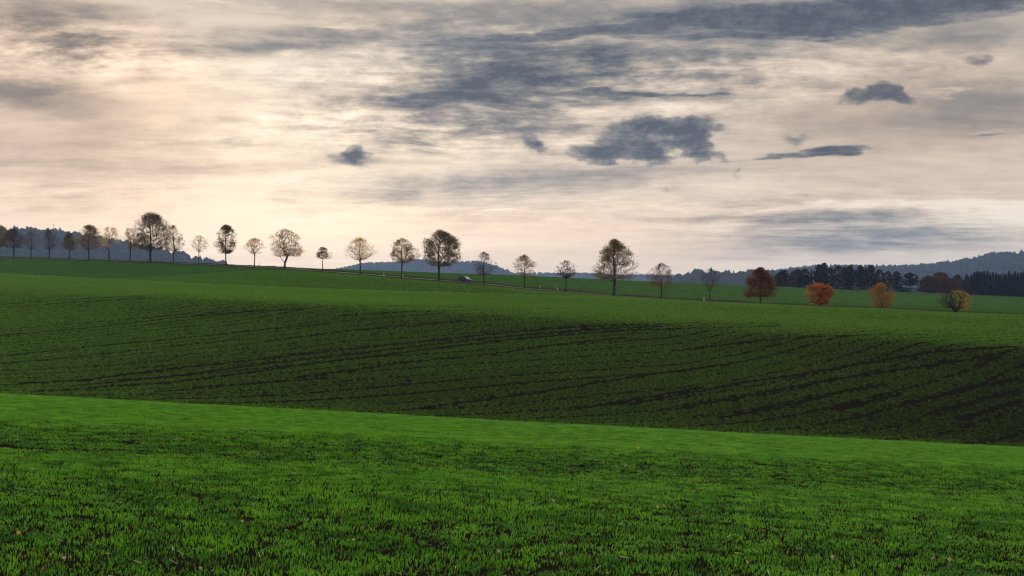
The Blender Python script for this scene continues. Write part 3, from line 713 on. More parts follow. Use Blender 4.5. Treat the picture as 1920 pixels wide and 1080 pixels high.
#  x, base y, left, right, top, bottom, shape, trunk px, points, leaves/tip, leaf size, material, options, label
ROW = [
 (-8, 483, -34, 15, 421, 464, 'dome', 3.4, 420, 9, .26, 'l_dark', {}, 'dark brown leafy tree cut off by the left edge of the picture'),
 (26, 483.3, -2, 48, 430, 464, 'broad', 2.8, 420, 6, .22, 'l_brown', dict(fork=.75), 'brown leafy tree with low spreading limbs, first whole one from the left edge'),
 (58, 484.5, 44, 76, 431, 466, 'oval', 2.0, 300, 2.4, .18, 'l_brown', dict(leader=.8), 'thin reddish brown tree, second left of the nearly bare one under the mast'),
 (93, 486, 75, 113, 431, 467, 'dome', 2.6, 420, 2.0, .18, 'l_brown', {}, 'nearly bare dark tree standing just left of the mast on the hill'),
 (130.5, 487, 114, 148, 437, 468, 'broad', 2.0, 340, 7, .22, 'l_dark', dict(leader=.9), 'small dark pointed tree with low brown crown, right of the mast'),
 (167, 489, 146, 192, 423, 468, 'dome', 2.6, 520, 5.5, .22, 'l_tan', dict(bias=-.1), 'round brown leafy tree with straight trunk, left of a sparse golden one'),
 (205, 490, 190, 228, 425, 467, 'fan', 2.4, 420, 2.6, .19, 'l_gold', dict(bias=.1), 'sparse golden tree with dark lower twigs, second to the left of the tallest tree'),
 (244, 492, 229, 264, 428, 466, 'fan', 2.6, 380, 3.0, .19, 'l_tan', dict(bias=.4), 'sparse tree with leaning trunk touching the left side of the tallest tree'),
 (282, 493.5, 252, 322, 400, 469, 'dome', 4.2, 900, 7, .24, 'l_dark', dict(bias=.25, patch=.45, leader=.7), 'tallest tree of the row, big dark leafy crown with gaps of sky'),
 (325, 495, 305, 346, 423, 471, 'oval', 2.4, 420, 2.4, .19, 'l_tan', dict(bias=.5, leader=.8), 'sparse upright tree touching the right side of the tallest tree'),
 (372.5, 497.5, 355, 392, 442, 472, 'fan', 1.6, 300, 1.2, .16, 'l_gold', {}, 'slender pale gold tree, almost leafless, at the foot of the left hill'),
 (424, 499.5, 403, 446, 423, 475, 'oval', 2.4, 620, 6.5, .22, 'l_dark', dict(leader=.85, bias=.15), 'egg-shaped brown leafy tree alone on the skyline where the left hill ends'),
 (477, 502, 459, 501, 447, 477, 'fan', 2.0, 420, 1.8, .17, 'l_gold', dict(leader=.25, fork=.86), 'small flat-topped golden tree just left of the forked dome-shaped tree'),
 (534, 505, 501, 569, 430, 481, 'dome', 4.0, 900, 2.6, .20, 'l_tan', dict(fork=.50, leader=0, bias=.45, bf=.3), 'wide dome-shaped tree whose trunk forks low above the ground'),
 (604.5, 510.5, 592, 623, 464, 485, 'dome', 1.6, 240, 3.2, .18, 'l_tan', dict(leader=.8), 'smallest tree of the row, thin trunk and little round crown'),
 (675, 516, 643, 709, 447, 488, 'fan', 2.6, 620, 1.8, .18, 'l_gold', dict(leader=.2, bf=.45), 'bare fan-shaped golden tree standing where the grey middle hill begins'),
 (753, 522.5, 730, 782, 447, 493, 'oval', 2.8, 560, 3.6, .20, 'l_tan', dict(bias=.55, leader=.7), 'light brown oval tree just left of the big leafy tree by the car'),
 (823, 528, 792, 870, 433, 499, 'oval', 4.6, 950, 6.5, .23, 'l_dark', dict(fork=.74, bias=.3, leader=.65, patch=.5), 'big brown leafy tree just left of the car, its trunk forking to the right'),
 (907, 534.5, 887, 931, 473, 516, 'dome', 2.4, 360, 1.8, .18, 'l_brown', dict(bias=.5, leader=.8), 'sparse dark tree just right of the car with a few leaves on its right side'),
 (983.5, 543.5, 960, 1007, 479, 518, 'dome', 2.4, 420, 2.2, .17, 'l_tan', dict(bias=.1, leader=.6), 'round twiggy brown tree at the right end of the grey middle hill'),
 (1060.5, 548.5, 1038, 1084, 489, 521, 'fan', 2.2, 340, 1.9, .18, 'l_brown', dict(leader=.4), 'low wide sparse tree just left of the big many-limbed tree'),
 (1151, 557, 1112, 1197, 452, 524, 'broad', 5.2, 1000, 4.4, .21, 'l_dark', dict(fork=.62, leader=.55, patch=.48), 'big tree with many steep limbs and a tall brown crown, largest right of the car'),
 (1240.5, 559.5, 1214, 1266, 492, 531, 'dome', 2.6, 400, 2.0, .18, 'l_rust', dict(leader=.7, droop=.8), 'sparse reddish brown tree left of the leafless vase-shaped one'),
 (1331, 565.5, 1309, 1356, 501, 538, 'fan', 2.4, 260, 0.10, .15, 'l_tan', dict(leader=0, fork=.7, bf=.6), 'leafless tree with steep fanned limbs'),
 (1426, 570, 1391, 1455, 501, 551, 'broad', 3.4, 640, 6.0, .21, 'l_rust', dict(leader=.6, droop=.5, patch=.53), 'rust-red umbrella-shaped tree left of the dark belt of trees'),
 (1537, 574.5, 1507, 1561, 529, 567, 'bush', 2.4, 420, 6.5, .20, 'l_orange', dict(patch=.47, leader=.6), 'low dense tree with glowing orange leaves'),
 (1652.5, 578.5, 1630, 1677, 529, 574, 'bush', 3.0, 400, 2.8, .19, 'l_amber', dict(leader=.3, fork=.5), 'small egg-shaped amber tree right of the glowing orange one'),
]
for k, (x, by, l, rr, tp, bt, shp, tw, npt, lf, ls, mt, op, lb) in enumerate(ROW):
    t = (x - 960) / F; Y = dR_of(t); X = t * Y
    z = hpt(X, Y); sc = Y / F
    zb_ = (by - bt) * sc; zt_ = (by - tp) * sc
    arr = tree_mesh(300 + k, (x - l) * sc, (rr - x) * sc, max(zb_, .5), zt_, shp, tw * sc * .5, int(npt * 1.7), lf * 1.7, ls * .92, None, **dict(dict(twig=.019), **op))
    finish_tree('roadside_tree', X, Y, 0, arr, M['bark'], M[mt], lb, GR)
# the clump of stems at the right end: bare on its left, yellow leaves on its right
t = (1791 - 960) / F; Y = dR_of(t); X = t * Y; sc = Y / F
a1 = tree_mesh(401, 31 * sc, 36 * sc, 1.0, 42 * sc, 'bush', .34, 760, 0, .2, None, stems=11, bf=.5, twig=.028)
a2 = tree_mesh(401, 31 * sc, 36 * sc, 1.0, 42 * sc, 'bush', .34, 760, 3.6, .2, None, stems=11, bf=.5, twig=.028)
lv = a2[2].reshape(-1, 4, 3); keep = lv[:, 0, 0] > .55 + .5 * np.random.RandomState(3).randn(len(lv)) - .12 * lv[:, 0, 2]
lv = lv[keep]; finish_tree('shrub', X, Y, 0, (a1[0], a1[1], lv.reshape(-1, 3), np.arange(len(lv) * 4).reshape(-1, 4)), M['bark'], M['l_yellow'],
    'many-stemmed shrub, bare on its left and yellow-leaved on its right, last in the row', GR, 'shrub')

# ---- belt of trees beyond the far field, and the spruce wood
M['l_belt'] = leafmat('leaf_belt_green', (.010, .017, .010), (.026, .038, .018), .25, .1, 1.2)
M['l_belt2'] = leafmat('leaf_belt_olive', (.022, .026, .012), (.055, .052, .020), .3, .1, 1.2)
M['l_belt3'] = leafmat('leaf_belt_brown', (.045, .026, .012), (.10, .055, .022), .3, .1, 1.3)
M['l_beech'] = leafmat('leaf_beech_red', (.050, .020, .012), (.13, .050, .022), .3, .1, 1.3)
M['needle'] = leafmat('spruce_needles', (.004, .009, .009), (.010, .018, .014), .1, .1, 1.0)
def conifer(seed, h, w, base=.06, dens=1.0):
    r = np.random.RandomState(seed); n = int(1500 * dens)
    tv, tf = [], []
    for k in range(2):
        for q in range(6):
            a = q / 6 * 6.283; rr = .22 * (1 - k * .93); tv.append((math.cos(a) * rr, math.sin(a) * rr, k * h * .98))
    for q in range(6): q2 = (q + 1) % 6; tf += [(q, q2, 6 + q2), (q, 6 + q2, 6 + q)]
    v = r.rand(n) ** 1.35; z = h * (base + (1 - base) * v); tier = .80 + .22 * np.cos(v * 60 + seed)
    rad = w * envelope('cone', v) * tier * r.rand(n) ** .45; th = r.rand(n) * 6.283
    c = np.stack([np.cos(th) * rad, np.sin(th) * rad, z - rad * .28], -1)
    out = np.stack([np.cos(th), np.sin(th), -.45 * np.ones(n)], -1); sd_ = np.stack([-np.sin(th), np.cos(th), np.zeros(n)], -1) + .5 * r.randn(n, 3)
    s = r.uniform(.45, .9, (n, 1)) * np.clip(w / 2.6, .5, 1.2)
    lv = np.stack([c - out * s * .5, c + sd_ * s * .3, c + out * s * .6, c - sd_ * s * .3], 1).reshape(-1, 3)
    return np.array(tv), np.array(tf), lv, np.arange(n * 4).reshape(-1, 4)

def place_belt(px, over, h_px, base_px=None):
    """a spot beyond the crest of the far field, given the picture column and how far beyond"""
    t = (px - 960) / F; Y = dR_of(t) + float(dCx(px)) + over; return t * Y, Y
GB = 'belt of trees beyond the far field'
protos = {}
def belt(px, over, top, wid, kind, label, group=GB, name='woodland_tree', cat='tree'):
    X, Y = place_belt(px, over, 0); z = hpt(X, Y); sc = Y / F; h = (540 - top) * sc - z; w = wid * sc * .5 * (1.22 if not kind.startswith('spruce') and kind != 'beech' else 1)
    if kind not in protos:
        if kind.startswith('spruce'):
            arr = conifer(int(kind[-1]) + 40, 18, 3.0, .05, 1.3); lm = M['needle']
            e = finish_tree(name, X, Y, 0, arr, M['bark'], lm, label, group, cat, z=z)
            protos[kind] = (e, 18, 3.0)
        else:
            shp, npt, lf, mk, zb_, sd_ = {'tall1': ('oval', 260, 20, 'l_belt', 3.5, 1), 'tall2': ('oval', 240, 17, 'l_belt2', 3, 2), 'tall3': ('bush', 260, 18, 'l_belt', 2.5, 3), 'tall4': ('oval', 240, 13, 'l_belt3', 3, 4),
                                   'pine': ('dome', 220, 22, 'l_belt', 6, 5), 'beech': ('dome', 500, 26, 'l_beech', 1.2, 6), 'low': ('bush', 200, 20, 'l_belt2', .8, 7), 'thin': ('oval', 160, 8, 'l_belt2', 4, 8)}[kind]
            W_ = {'beech': 8, 'low': 4.5, 'pine': 4.6}.get(kind, 3.4)
            arr = tree_mesh(500 + sd_, W_, W_, zb_, 16, shp, .28, npt, lf, .55, None, leader=.8, patch=.40, twig=.03)
            e = finish_tree(name, X, Y, 0, arr, M['bark'], M[mk], label, group, cat, z=z); protos[kind] = (e, 16, W_)
            h0, w0 = 16, W_
        e, h0, w0 = protos[kind]; e.scale = (w / w0, w / w0, h / h0); e['label'] = label; return e
    e, h0, w0 = protos[kind]
    return copy_thing(e, X, Y, random.Random(px).uniform(0, 6.28), (w / w0, w / w0, h / h0), label, z=z)
BELT = [
 (1456, 12, 514, 20, 'low', 'low dark tree at the left tip of the belt, beside the rust-red tree'),
 (1470, 20, 507, 22, 'tall3', 'dark bushy tree, second in the belt from the left'),
 (1487, 14, 508, 16, 'tall4', 'brownish tree in the left part of the belt, left of the paired dark ones'),
 (1496, 20, 505, 20, 'tall1', 'dark round-topped tree in the left third of the belt'),
 (1509, 16, 504, 20, 'tall2', 'olive tree in the belt just left of the pointed conifer'),
 (1521, 10, 506, 13, 'spruce2', 'slim pointed dark conifer in the belt, left of the tallest pair'),
 (1535, 18, 496, 19, 'tall1', 'left tree of the tallest pair in the belt, straight above the orange tree'),
 (1545, 22, 493, 18, 'tall3', 'tallest tree in the belt, narrow with a small pointed top'),
 (1558, 14, 502, 20, 'tall2', 'lighter olive tree just right of the tallest tree in the belt'),
 (1572, 18, 498, 22, 'tall2', 'broad olive tree in the middle of the belt'),
 (1584, 24, 500, 20, 'tall4', 'brown-tinged tree in the middle of the belt'),
 (1594, 16, 498, 20, 'tall1', 'dark full tree in the belt left of the see-through gap'),
 (1607, 20, 506, 14, 'thin', 'thin tree with gaps where sky blue shows between its branches'),
 (1613, 16, 497, 18, 'tall3', 'dark narrow tree just right of the see-through gap in the belt'),
 (1622, 22, 503, 18, 'tall4', 'brown thin-leaved tree above the amber tree'),
 (1634, 16, 498, 22, 'tall1', 'high dark tree in the belt just left above the amber tree'),
 (1648, 20, 505, 20, 'tall2', 'olive tree right behind the amber tree'),
 (1665, 16, 508, 18, 'tall4', 'short brownish tree in the belt right of the amber tree'),
 (1681, 18, 509, 20, 'tall3', 'dark tree with open branches near the right end of the belt'),
 (1706, 14, 512, 28, 'pine', 'dark pine with layered crown at the right end of the belt'),
 (1741, 14, 518, 40, 'beech', 'lower left one of the big reddish round trees'),
 (1762, 20, 512, 54, 'beech', 'largest reddish round tree, between the pine and the spruce wood'),
 (1786, 12, 522, 36, 'beech', 'dull reddish tree behind the yellow-leaved shrub'),
 (1795, 30, 515, 22, 'tall1', 'dark green tree squeezed between the reddish trees and the spruce wood'),
 (1808, 10, 524, 18, 'low', 'small dark tree at the left foot of the spruce wood'),
]
for b in BELT: belt(b[0], b[1], b[2], b[3], b[4], b[5])
rr_ = random.Random(8); px = 1812.0; i = 0
while px < 1985:
    over = 12 + (i % 3) * 7; tp = 509 + rr_.uniform(-2.5, 5) + (6 if px < 1818 else 0)
    belt(round(px, 1), over, tp, rr_.uniform(17, 25), 'spruce%d' % (i % 3), ('pointed spruce at the left end of the dense spruce wood' if i == 0 else 'dark spruce in the dense wood at the right edge'), 'spruces of the wood at the right edge', 'spruce', 'spruce')
    px += rr_.uniform(4.2, 6.0); i += 1
# scrub under the belt
for x, l in ((1462, 'dark scrub under the left end of the belt'), (1500, 'dark scrub under the belt left of the conifer'), (1552, 'dark scrub under the tallest trees of the belt'), (1590, 'dark scrub in the middle of the belt'), (1640, 'dark scrub under the belt beside the amber tree'), (1690, 'dark scrub at the right end of the belt')):
    belt(x, 26, 530 + (x - 1460) * .035, 52, 'low', l, GB, 'scrub', 'shrub')

# ---- wooded hills
def crown_blob(r):
    bm = bmesh.new(); bmesh.ops.create_icosphere(bm, subdivisions=2, radius=1)
    for v in bm.verts:
        v.co *= 1 + .35 * (r.rand() - .5); v.co.z *= 1.05
    co = np.array([v.co[:] for v in bm.verts]); fa = np.array([[v.index for v in f.verts] for f in bm.faces]); bm.free(); return co, fa
def m_forest(w):
    n = w.noise(pos(w), .05, 4, .6); n2 = w.noise(pos(w), .6, 3)
    return pbr(w, w.mix(w.m('ADD', w.m('MULTIPLY', n, .6), w.m('MULTIPLY', n2, .4)), (.010, .014, .010, 1), (.040, .036, .020, 1)), .95, .05)
M['forest'] = mat('forest_canopy', m_forest)
def hill(prof, dist, depth, treeh, space, seed, label, ridge_only=False, zb=-32, gap=.0):
    f = tab(*prof); x0, x1 = prof[0][0], prof[-1][0]
    pxs = np.linspace(x0 - 0, x1 + 0, 140); v = np.linspace(-1, 1, 25)
    PX, V = np.meshgrid(pxs, v)
    top = (540 - f(PX)) / F * dist - treeh * .85
    Yy = dist + V * depth; Xx = (PX - 960) / F * dist + V * depth * .12
    prof_ = np.cos(V * 1.5708) ** 1.2
    zfun = lambda t_, v_: zb + (t_ - zb) * np.cos(v_ * 1.5708) ** 1.2
    Z = zfun(top, V) + np.sin(PX / 23.0 + V * 2) * treeh * .08
    nr, nc = PX.shape; i = np.arange(nr * nc).reshape(nr, nc)
    q = np.stack([i[:-1, :-1], i[:-1, 1:], i[1:, 1:], i[1:, :-1]], -1).reshape(-1, 4)
    me = bpy.data.meshes.new('hill'); mesh_np(me, np.stack([Xx, Yy, Z], -1).reshape(-1, 3), q, True); me.materials.append(M['forest'])
    o = bpy.data.objects.new('hill', me); COL.objects.link(o); o['kind'] = 'structure'
    r = np.random.RandomState(seed); Wm = (x1 - x0) / F * dist
    n = int(Wm * depth / space ** 2)
    P, Vv = r.uniform(x0, x1, n), -r.rand(n) ** 1.6 * .95 
    nr_ = int(Wm / space * 1.6); P = np.concatenate([P, r.uniform(x0, x1, nr_)]); Vv = np.concatenate([Vv, r.uniform(-.06, .04, nr_)])
    tz = (540 - f(P)) / F * dist - treeh * .85
    if gap > 0:
        k = ~((np.abs(Vv) < .1) & (fbm(P / 9.0, P * 0, 2, seed) < gap)); P, Vv, tz = P[k], Vv[k], tz[k]
    cz = zfun(tz, Vv); cx = (P - 960) / F * dist + Vv * depth * .12; cy = dist + Vv * depth
    blobs_ = [crown_blob(r) for _ in range(6)]; co, fa, k = [], [], 0
    # one wood: crowns of broadleaf and conifer too many to count
    for a, b, c in zip(cx, cy, cz):
        B, Fc = blobs_[r.randint(6)]; s = treeh * r.uniform(.28, .62); hh = s * r.uniform(1.0, 1.7)
        w_ = B * np.array([s, s, hh]); 
        if r.rand() < .3: w_ = w_ * np.stack([np.clip(.9 - B[:, 2] * .55, .1, 2)] * 2 + [np.ones(len(B)) * 1.2], -1)
        co.append(w_ + np.array([a, b, c + hh * .45 + treeh * .12])); fa.append(Fc + k); k += len(B)
    me = bpy.data.meshes.new('woodland'); mesh_np(me, np.concatenate(co), np.concatenate(fa)); me.materials.append(M['forest'])
    o = bpy.data.objects.new('woodland', me); COL.objects.link(o); o['kind'] = 'stuff'; o['label'] = label; o['category'] = 'woodland'
hill([(-160, 424), (-60, 428), (0, 432), (30, 431), (60, 433), (100, 434), (150, 440), (200, 448), (245, 459), (290, 467), (330, 473), (350, 478), (380, 487), (415, 494), (440, 502), (470, 512)], 3000, 520, 15, 14, 1, 'hazy grey-blue woodland covering the hill behind the left trees', gap=.36)
hill([(600, 514), (640, 505), (660, 500.5), (680, 495.5), (700, 493.5), (740, 492.5), (760, 490.5), (775, 487), (785, 486), (800, 490), (830, 493), (870, 492), (885, 490.5), (900, 491), (925, 497), (945, 505), (965, 513), (990, 522)], 5600, 620, 11, 17, 2, 'hazy blue woodland on the low hill behind the car')
hill([(930, 516), (980, 512.5), (1100, 512.5), (1130, 514), (1200, 515.5), (1300, 517), (1420, 518), (1500, 522)], 6600, 500, 11, 20, 3, 'thin blue strip of woodland on the low horizon ridge in the middle')
hill([(1255, 526), (1275, 518), (1290, 516), (1305, 512), (1330, 513), (1345, 515), (1360, 514), (1385, 515), (1400, 513), (1450, 513), (1480, 516), (1520, 522)], 3100, 260, 17, 13, 4, 'bumpy blue line of trees behind the leafless tree', gap=.40)
hill([(1340, 522), (1400, 514), (1450, 510), (1480, 505), (1510, 502), (1560, 500), (1600, 500), (1650, 501), (1700, 500), (1740, 497), (1780, 492.5), (1800, 489.5), (1830, 484), (1850, 477.5), (1880, 475), (1920, 473), (2000, 470), (2080, 472)], 4300, 800, 13, 16, 5, 'dark blue woodland on the long hill rising to the right edge', gap=.34)
# mast on the left hill
def tube(co, fa, a, b, r0, r1, n=8):
    a, b = np.array(a, float), np.array(b, float); d = b - a; d /= np.linalg.norm(d); e = np.array([0, 0, 1.0]) if abs(d[2]) < .9 else np.array([1.0, 0, 0])
    u = np.cross(d, e); u /= np.linalg.norm(u); w = np.cross(d, u); k = len(co)
    for c, rr in ((a, r0), (b, r1)):
        for q in range(n): an = q / n * 6.2832; co.append(tuple(c + (u * math.cos(an) + w * math.sin(an)) * rr))
    for q in range(n): q2 = (q + 1) % n; fa.append((k + q, k + q2, k + n + q2)); fa.append((k + q, k + n + q2, k + n + q))
    for q in range(1, n - 1): fa.append((k, k + q + 1, k + q)); fa.append((k + n, k + n + q, k + n + q + 1))
def obj(name, co, fa, material, parent=None, smooth=False):
    me = bpy.data.meshes.new(name)
    if len(set(len(f) for f in fa)) == 1: mesh_np(me, np.array(co), np.array(fa), smooth)
    else: me.from_pydata([tuple(c) for c in co], [], [tuple(f) for f in fa]); me.update()
    me.materials.append(material); o = bpy.data.objects.new(name, me); COL.objects.link(o)
    if parent is not None: o.parent = parent
    return o
def thing(name, label, cat, loc, rot=0, group=None):
    e = bpy.data.objects.new(name, None); COL.objects.link(e); e.location = loc; e.rotation_euler = (0, 0, rot); e['label'] = label; e['category'] = cat
    if group: e['group'] = group
    return e
M['steel'] = simple('galvanised_steel', (.12, .12, .13), .6, .3, .3)
Y = 3000.0; X = (100.5 - 960) / F * Y; zt_ = (540 - 419) / F * Y; zb_ = (540 - 446) / F * Y
e = thing('radio_mast', 'tall thin radio mast rising above the wooded hill at the far left', 'mast', (X, Y, zb_))
hh = zt_ - zb_
co, fa = [], []
for q in range(3):
    a = q * 2.094; tube(co, fa, (math.cos(a) * .9, math.sin(a) * .9, 0), (math.cos(a) * .45, math.sin(a) * .45, hh * .72), .25, .22, 5)
    for k in range(14):
        z0, z1 = hh * .72 * k / 14, hh * .72 * (k + 1) / 14; a2 = a + 2.094 * (1 if k % 2 else -1); w0 = .9 - .45 * k / 14
        tube(co, fa, (math.cos(a) * w0, math.sin(a) * w0, z0), (math.cos(a2) * w0, math.sin(a2) * w0, z1), .05, .05, 4)
obj('lattice', co, fa, M['steel'], e)
co, fa = [], []; tube(co, fa, (0, 0, hh * .70), (0, 0, hh), .45, .25, 6); obj('aerial', co, fa, M['steel'], e)
co, fa = [], []
for a in (0, 2.1, 4.2): tube(co, fa, (math.cos(a) * .5, math.sin(a) * .5, hh * .84), (math.cos(a) * .5, math.sin(a) * .5, hh * .95), .26, .26, 6)
obj('antenna_panel', co, fa, M['steel'], e)

# ---- the air itself
def build_haze():
    x0, x1, y0, y1, z0, z1 = -6600, 6600, -90, 7250, -36, 195
    co = [(x, y, z) for z in (z0, z1) for y in (y0, y1) for x in (x0, x1)]
    fa = [(0, 2, 3, 1), (4, 5, 7, 6), (0, 1, 5, 4), (2, 6, 7, 3), (0, 4, 6, 2), (1, 3, 7, 5)]
    m = bpy.data.materials.new('haze'); m.use_nodes = True; nt = m.node_tree
    for n in list(nt.nodes): nt.nodes.remove(n)
    v = nt.nodes.new('ShaderNodeVolumePrincipled'); v.inputs['Color'].default_value = (.40, .60, 1.0, 1); v.inputs['Density'].default_value = 0.85e-4
    v.inputs['Anisotropy'].default_value = 0.35
    out = nt.nodes.new('ShaderNodeOutputMaterial'); nt.links.new(v.outputs[0], out.inputs['Volume'])
    me = bpy.data.meshes.new('haze'); me.from_pydata(co, [], fa); me.materials.append(m)
    o = bpy.data.objects.new('haze', me); COL.objects.link(o); o['kind'] = 'stuff'
build_haze()

# ================================================================== car, marker posts, leaves
M['paint'] = simple('dark_car_paint', (.006, .007, .011), .35, .4, .2, .05, 3, coat=.3)
M['glass'] = simple('car_glass', (.02, .024, .028), .05, .9, 0, .05, 3)
M['windscreen'] = simple('windscreen_painted_shine', (.62, .65, .70), .08, .9, .55, .03, 3)  # pale metallic base colour stands in for bright sky mirrored by the glass
M['rubber'] = simple('rubber', (.015, .015, .015), .8, .2)
M['rim'] = simple('alloy', (.30, .30, .31), .35, .5, .8)
M['lampglass'] = simple('lamp_glass', (.55, .57, .60), .12, .8, .3, .05)
M['tailglass'] = simple('tail_lamp_red', (.28, .01, .01), .2, .6, 0, .05)
M['trim'] = simple('black_trim', (.02, .02, .022), .5, .3)
M['plate'] = simple('number_plate', (.65, .65, .62), .5, .3, 0, .03)

def loft(stations, closed=True):
    co, fa = [], []; n = len(stations[0])
    for s in stations: co += s
    for k in range(len(stations) - 1):
        for q in range(n):
            q2 = (q + 1) % n; a = k * n; fa.append((a + q, a + q2, a + n + q2, a + n + q))
    fa.append(tuple(range(n))[::-1]); fa.append(tuple((len(stations) - 1) * n + q for q in range(n)))
    return co, fa
def mirror_y(co): return [(x, -y, z) for x, y, z in co]

def build_car(X, Y, heading):
    e = thing('hatchback_car', 'dark hatchback driving down the road with pale sky shine on bonnet and windscreen', 'car', (X, Y, hpt(X, Y) + .20), heading)
    # lower body: rings of (y, z) along x; front is +x
    prof = [(-1.98, .36, .60, .66, .84), (-1.92, .28, .70, .78, .90), (-1.55, .24, .80, .84, .98), (-.9, .22, .84, .86, .97), (0, .22, .85, .86, .95), (.8, .22, .85, .86, .93),
            (1.15, .23, .85, .85, .92), (1.6, .25, .82, .80, .83), (1.90, .28, .72, .68, .72), (2.02, .36, .58, .54, .60)]
    st = []
    for x, zb, w, wt, zt in prof:
        h = zt - zb
        half = [(0, zb), (w * .8, zb), (w * .97, zb + h * .12), (w, zb + h * .45), (w * .985, zb + h * .72), (wt * .93, zt - .02), (wt * .7, zt + .01), (0, zt + .03)]
        ring = [(x, y, z) for y, z in half] + [(x, -y, z) for y, z in half[-2:0:-1]]
        st.append(ring)
    co, fa = loft(st); b = obj('body', co, fa, M['paint'], e)
    bv = b.modifiers.new('sub', 'SUBSURF'); bv.levels = bv.render_levels = 1
    for p in b.data.polygons: p.use_smooth = True
    # roof shell and pillars: greenhouse frame
    roof = [(-1.80, .95, .60), (-1.45, 1.36, .55), (-1.0, 1.455, .58), (-.3, 1.48, .60), (.25, 1.42, .58), (.45, 1.36, .56)]
    co = []; 
    for x, z, w in roof: co += [(x, -w, z - .03), (x, -w * .9, z), (x, 0, z + .02), (x, w * .9, z), (x, w, z - .03), (x, 0, z - .03)]
    fa = []
    for k in range(len(roof) - 1):
        for q in range(6): q2 = (q + 1) % 6; fa.append((k * 6 + q, k * 6 + q2, k * 6 + 6 + q2, k * 6 + 6 + q))
    fa.append((5, 4, 3, 2, 1, 0)); n = (len(roof) - 1) * 6; fa.append(tuple(n + q for q in range(6)))
    rf = obj('roof', co, fa, M['paint'], e)
    for p in rf.data.polygons: p.use_smooth = True
    for s in (-1, 1):
        for (pa, pb, ra, rb_) in (((1.22, s * .74, .93), (.42, s * .57, 1.37), .035, .03), ((-.25, s * .80, .94), (-.22, s * .60, 1.44), .04, .03), ((-1.80, s * .70, .92), (-1.42, s * .55, 1.37), .07, .05), ((-1.05, s * .78, .94), (-1.05, s * .58, 1.43), .04, .03)):
            co, fa = [], []; tube(co, fa, pa, pb, ra, rb_, 6); obj('pillar', co, fa, M['paint'], e)
    def pane(name, pts, t=.012):
        p = [Vector(q) for q in pts]; nrm = (p[1] - p[0]).cross(p[2] - p[0]).normalized() * t; n = len(p)
        co = [tuple(q) for q in p] + [tuple(q - nrm) for q in p]
        fa = [tuple(range(n)), tuple(range(2 * n - 1, n - 1, -1))] + [(k, n + k, n + (k + 1) % n, (k + 1) % n) for k in range(n)]
        return obj(name, co, fa, M['windscreen' if name == 'windscreen' else 'glass'], e)
    pane('windscreen', [(1.20, -.70, .935), (1.20, .70, .935), (.44, .54, 1.375), (.44, -.54, 1.375)])
    pane('rear_window', [(-1.80, .64, 1.0), (-1.80, -.64, 1.0), (-1.46, -.52, 1.34), (-1.46, .52, 1.34)])
    for s in (-1, 1):
        for x0, x1, u0, u1 in ((1.08, -.20, .40, -.18), (-.29, -1.00, -.26, -1.0), (-1.10, -1.66, -1.09, -1.38)):
            q = [(x0, s * .765, .945), (x1, s * .785, .945), (u1, s * .585, 1.40), (u0, s * .575, 1.38)]
            pane('side_window', q if s > 0 else q[::-1])
        # doors proud of the side, with handles
        for x0, x1 in ((-.24, .85), (-1.02, -.28)):
            co, fa = [], []
            ring = [(x0, .30), (x1, .30), (x1 + (.12 if x1 > 0 else 0), .62), (x1 + (.10 if x1 > 0 else 0), .90), (x0, .92), (x0 - .02, .6)]
            w0 = [.845, .845, .852, .835, .835, .852]
            co = [(a, s * (w + .012), z) for (a, z), w in zip(ring, w0)] + [(a, s * (w - .03), z) for (a, z), w in zip(ring, w0)]
            fa = [tuple(range(6)) if s < 0 else tuple(range(5, -1, -1))] + [(k, (k + 1) % 6, 6 + (k + 1) % 6, 6 + k) for k in range(6)]
            d = obj('door', co, fa, M['paint'], e)
            c2, f2 = [], []; tube(c2, f2, (x0 + .06, s * .878, .80), (x0 + .22, s * .878, .80), .014, .014, 6); obj('handle', c2, f2, M['trim'], d)
        c2, f2 = [], []; tube(c2, f2, (.92, s * .84, .98), (.98, s * 1.00, 1.00), .035, .06, 8); tube(c2, f2, (.94, s * .94, 1.0), (1.0, s * 1.05, 1.0), .075, .06, 8); obj('wing_mirror', c2, f2, M['paint'], e)
        for x in (-1.22, 1.28):
            wh = obj('wheel', *wheel_part(.31, .10, .19), M['rubber'], e); wh.location = (x, s * .76, .31)
            wh.name = 'wheel'
            rm = obj('rim', *rim_part(.21, s), M['rim'], wh); rm.location = (0, s * .095, 0)
            c2, f2 = [], []
            for k in range(10):      # arch lip
                a0, a1 = math.pi * k / 10, math.pi * (k + 1) / 10
                tube(c2, f2, (x + math.cos(a0) * .36, s * .852, .31 + math.sin(a0) * .36), (x + math.cos(a1) * .36, s * .852, .31 + math.sin(a1) * .36), .022, .022, 5)
            obj('wheel_arch', c2, f2, M['trim'], e)
        q = [(1.88, s * .50, .60), (1.96, s * .42, .69), (1.62, s * .74, .76), (1.70, s * .78, .64)]
        c2 = q + [(a - .05, b, c - .01) for a, b, c in q]; obj('headlight', c2 + [], [(0, 1, 2, 3), (7, 6, 5, 4), (0, 4, 5, 1), (1, 5, 6, 2), (2, 6, 7, 3), (3, 7, 4, 0)], M['lampglass'], e)
        q = [(-1.97, s * .60, .66), (-1.96, s * .70, .68), (-1.86, s * .72, .92), (-1.88, s * .60, .93)]
        c2 = q + [(a + .06, b, c) for a, b, c in q]; obj('tail_light', c2, [(0, 1, 2, 3), (7, 6, 5, 4), (0, 4, 5, 1), (1, 5, 6, 2), (2, 6, 7, 3), (3, 7, 4, 0)], M['tailglass'], e)
